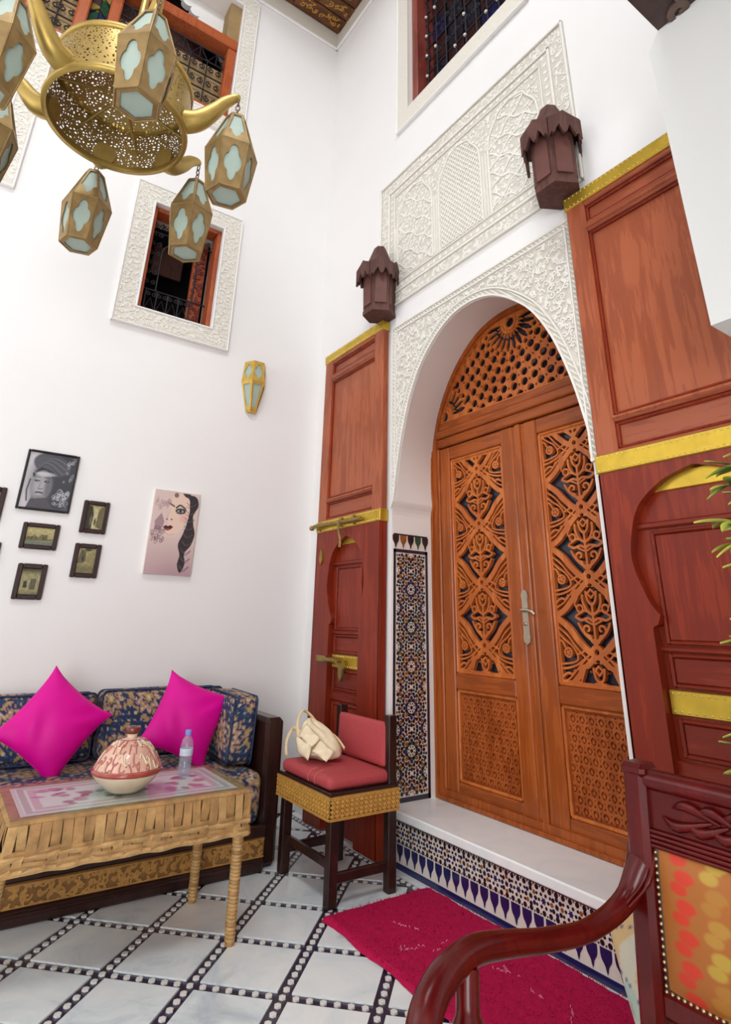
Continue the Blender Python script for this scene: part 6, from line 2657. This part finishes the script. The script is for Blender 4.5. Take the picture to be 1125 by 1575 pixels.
arm(AY1, 1)
arm(AY0, -1)
mb = MB()
for y in (AY0, AY1):
    mb.box(-1.53, -.92, y - .025, y + .025, .33, .40, 'mahogany', .01)
mb.box(-1.55, -1.50, AY0, AY1, .33, .40, 'mahogany', .01)
mb.build('seat_frame', ac)
for x, y in ((-1.51, AY0), (-1.51, AY1)):
    mb = MB(); mb.tube([(x, y, 0), (x - .005, y, .1), (x, y, .36)], [.016, .02, .028], 'mahogany', 10); mb.build('leg', ac)
mb = MB(Matrix.Translation((-1.22, (AY0 + AY1) / 2, .385)))
soft_box(mb, .57, .47, .085, 'seat_orange', 20, 20, 6, .03, (0, 0, .02))
mb.build('seat_pad', ac)

# ------------------------------------------------------------ floral slipper chair behind it
fc = root('slipper_chair', (-.45, -3.2, 0), 'floral cream and blue upholstered chair behind the mahogany armchair', 'chair')


def floral(A):
    cream, mint, peach, blue, grey = [np.array(srgb(*c)) for c in ((206, 196, 176), (178, 190, 178), (206, 172, 122), (62, 70, 116), (168, 164, 160))]
    C = np.tile(cream, (len(A), 1))
    a, b = A[:, 0], A[:, 1]
    n1 = np.sin(a * 31 + 2 * np.sin(b * 17)) * np.sin(b * 27 + 1.5 * np.sin(a * 21))
    C[n1 > .25] = mint
    C[n1 < -.45] = peach
    n2 = np.sin(a * 70) * np.sin(b * 63 + a * 20)
    C[(n2 > .8) & (n1 > 0)] = grey
    v1 = np.abs(np.sin(a * 13 + b * 17 + .6 * np.sin(b * 31)))
    v2 = np.abs(np.sin(a * 15 - b * 13 + .6 * np.sin(a * 29)))
    C[(v1 < .045) | (v2 < .04)] = blue
    return C


def backform(P):
    z = P[:, 2] + .19
    k = np.interp(z, [.19, .28, .35, .45, .49, .62, .78, .83], [.25, .275, .30, .33, .325, .262, .212, .19]) / .33
    return np.c_[P[:, 0] - .585 + .03 * (z - .4), -3.2 + P[:, 1] * k, z]


mb = MB(backform)
A = soft_box(mb, .13, .66, .61, 'brocade', 18, 80, 80, .06, (.02, .0, .01))
mb.build('padded_back', fc, colors=floral(A))
mb = MB(Matrix.Translation((-.33, -3.2, .22)))
A = soft_box(mb, .42, .50, .16, 'brocade', 50, 50, 20, .05, (0, 0, .015))
mb.build('seat_cushion', fc, colors=floral(A + 1.0))
for x in (-.56, -.18):
    for y in (-3.40, -3.02):
        mb = MB(); mb.tube([(x, y, 0), (x, y, .25)], [.015, .022], 'mahogany', 8); mb.build('leg', fc)

# ------------------------------------------------------------ variegated pot plant at the edge
plt = root('potted_plant', (-.36, -3.68, 0), 'variegated green and yellow pot plant at the right edge', 'plant')
PXc, PYc = -.62, -3.435
PXp, PYp = -.36, -3.68
mb = MB(Matrix.Translation((PXp, PYp, 0)))
mb.lathe([(0, 0), (.10, 0), (.13, .22), (.14, .23), (.14, .25), (.125, .25), (.12, .22), (0, .21)], 'pot_clay', 28)
mb.build('pot', plt)
mb = MB(Matrix.Translation((PXp, PYp, 0))); mb.lathe([(0, .215), (.12, .216)], 'soil', 24); mb.build('soil', plt)
lf = MB()


def leafshape(U, V):
    w = .0215 * np.sin(PI * U ** .8) ** .8
    x = U * .085
    y = (V * 2 - 1) * w
    z = -.010 * U ** 2 * 1.4 + np.abs(V * 2 - 1) * .005
    return np.c_[x, y, z]


lf.grid(leafshape, 9, 5, 'leaf_variegated')
uu, vv = np.meshgrid(np.linspace(0, 1, 9), np.linspace(0, 1, 5), indexing='ij')
uu, vv = uu.ravel(), vv.ravel()
g_, y_ = np.array(srgb(64, 98, 44)), np.array(srgb(214, 212, 96))


def leafcol(k):
    m = np.clip((np.abs(vv - .5) * 2 * .7 + uu * .7 - k), 0, 1)[:, None]
    return g_ * (1 - m) + y_ * m


protos = []
for k in (-.2, .1, .5):
    l2 = MB()
    l2.grid(leafshape, 9, 5, 'leaf_variegated')
    o = l2.build('leaf', None, colors=leafcol(k))
    protos.append(o.data)
    bpy.data.objects.remove(o)
rr = np.random.RandomState(31)
whorls = [(-.66, -3.405, 1.60, 7), (-.60, -3.415, 1.53, 8), (-.68, -3.385, 1.455, 7), (-.60, -3.40, 1.37, 8), (-.62, -3.40, 1.27, 8), (-.66, -3.375, 1.18, 8), (-.60, -3.39, 1.10, 7), (-.66, -3.345, .985, 9), (-.68, -3.325, .90, 8), (-.56, -3.42, 1.66, 7), (-.52, -3.45, 1.45, 7), (-.52, -3.45, 1.2, 7), (-.55, -3.42, 1.0, 7)]
mb = MB()
whorls += [(-.64, -3.375, 1.56, 7), (-.64, -3.37, 1.41, 7), (-.63, -3.37, 1.225, 7), (-.66, -3.36, 1.06, 7), (-.66, -3.335, .94, 8)]
whorls = [(a, b - .030, c, n) for a, b, c, n in whorls]
for wx, wy, wz, n in whorls:
    P = spline([(PXp, PYp, .21), (PXp - .03, PYp + .02, .5), (PXp * .6 + wx * .4, PYp * .7 + wy * .3, wz * .8), (wx, wy, wz)], 5)
    mb.tube(P, np.linspace(.007, .0025, len(P)), 'stem_brown', 6)
mb.build('stems', plt)
for wx, wy, wz, n in whorls:
    base = rr.uniform(0, 2 * PI)
    for k in range(n):
        a = base + 2 * PI * k / n + rr.uniform(-.2, .2)
        o = piece('leaf', protos[rr.randint(3)], plt, (wx, wy, wz), (rr.uniform(-.4, .4), rr.uniform(-.35, .45), a))
        s = rr.uniform(.75, 1.1)
        o.scale = (s, s, s)
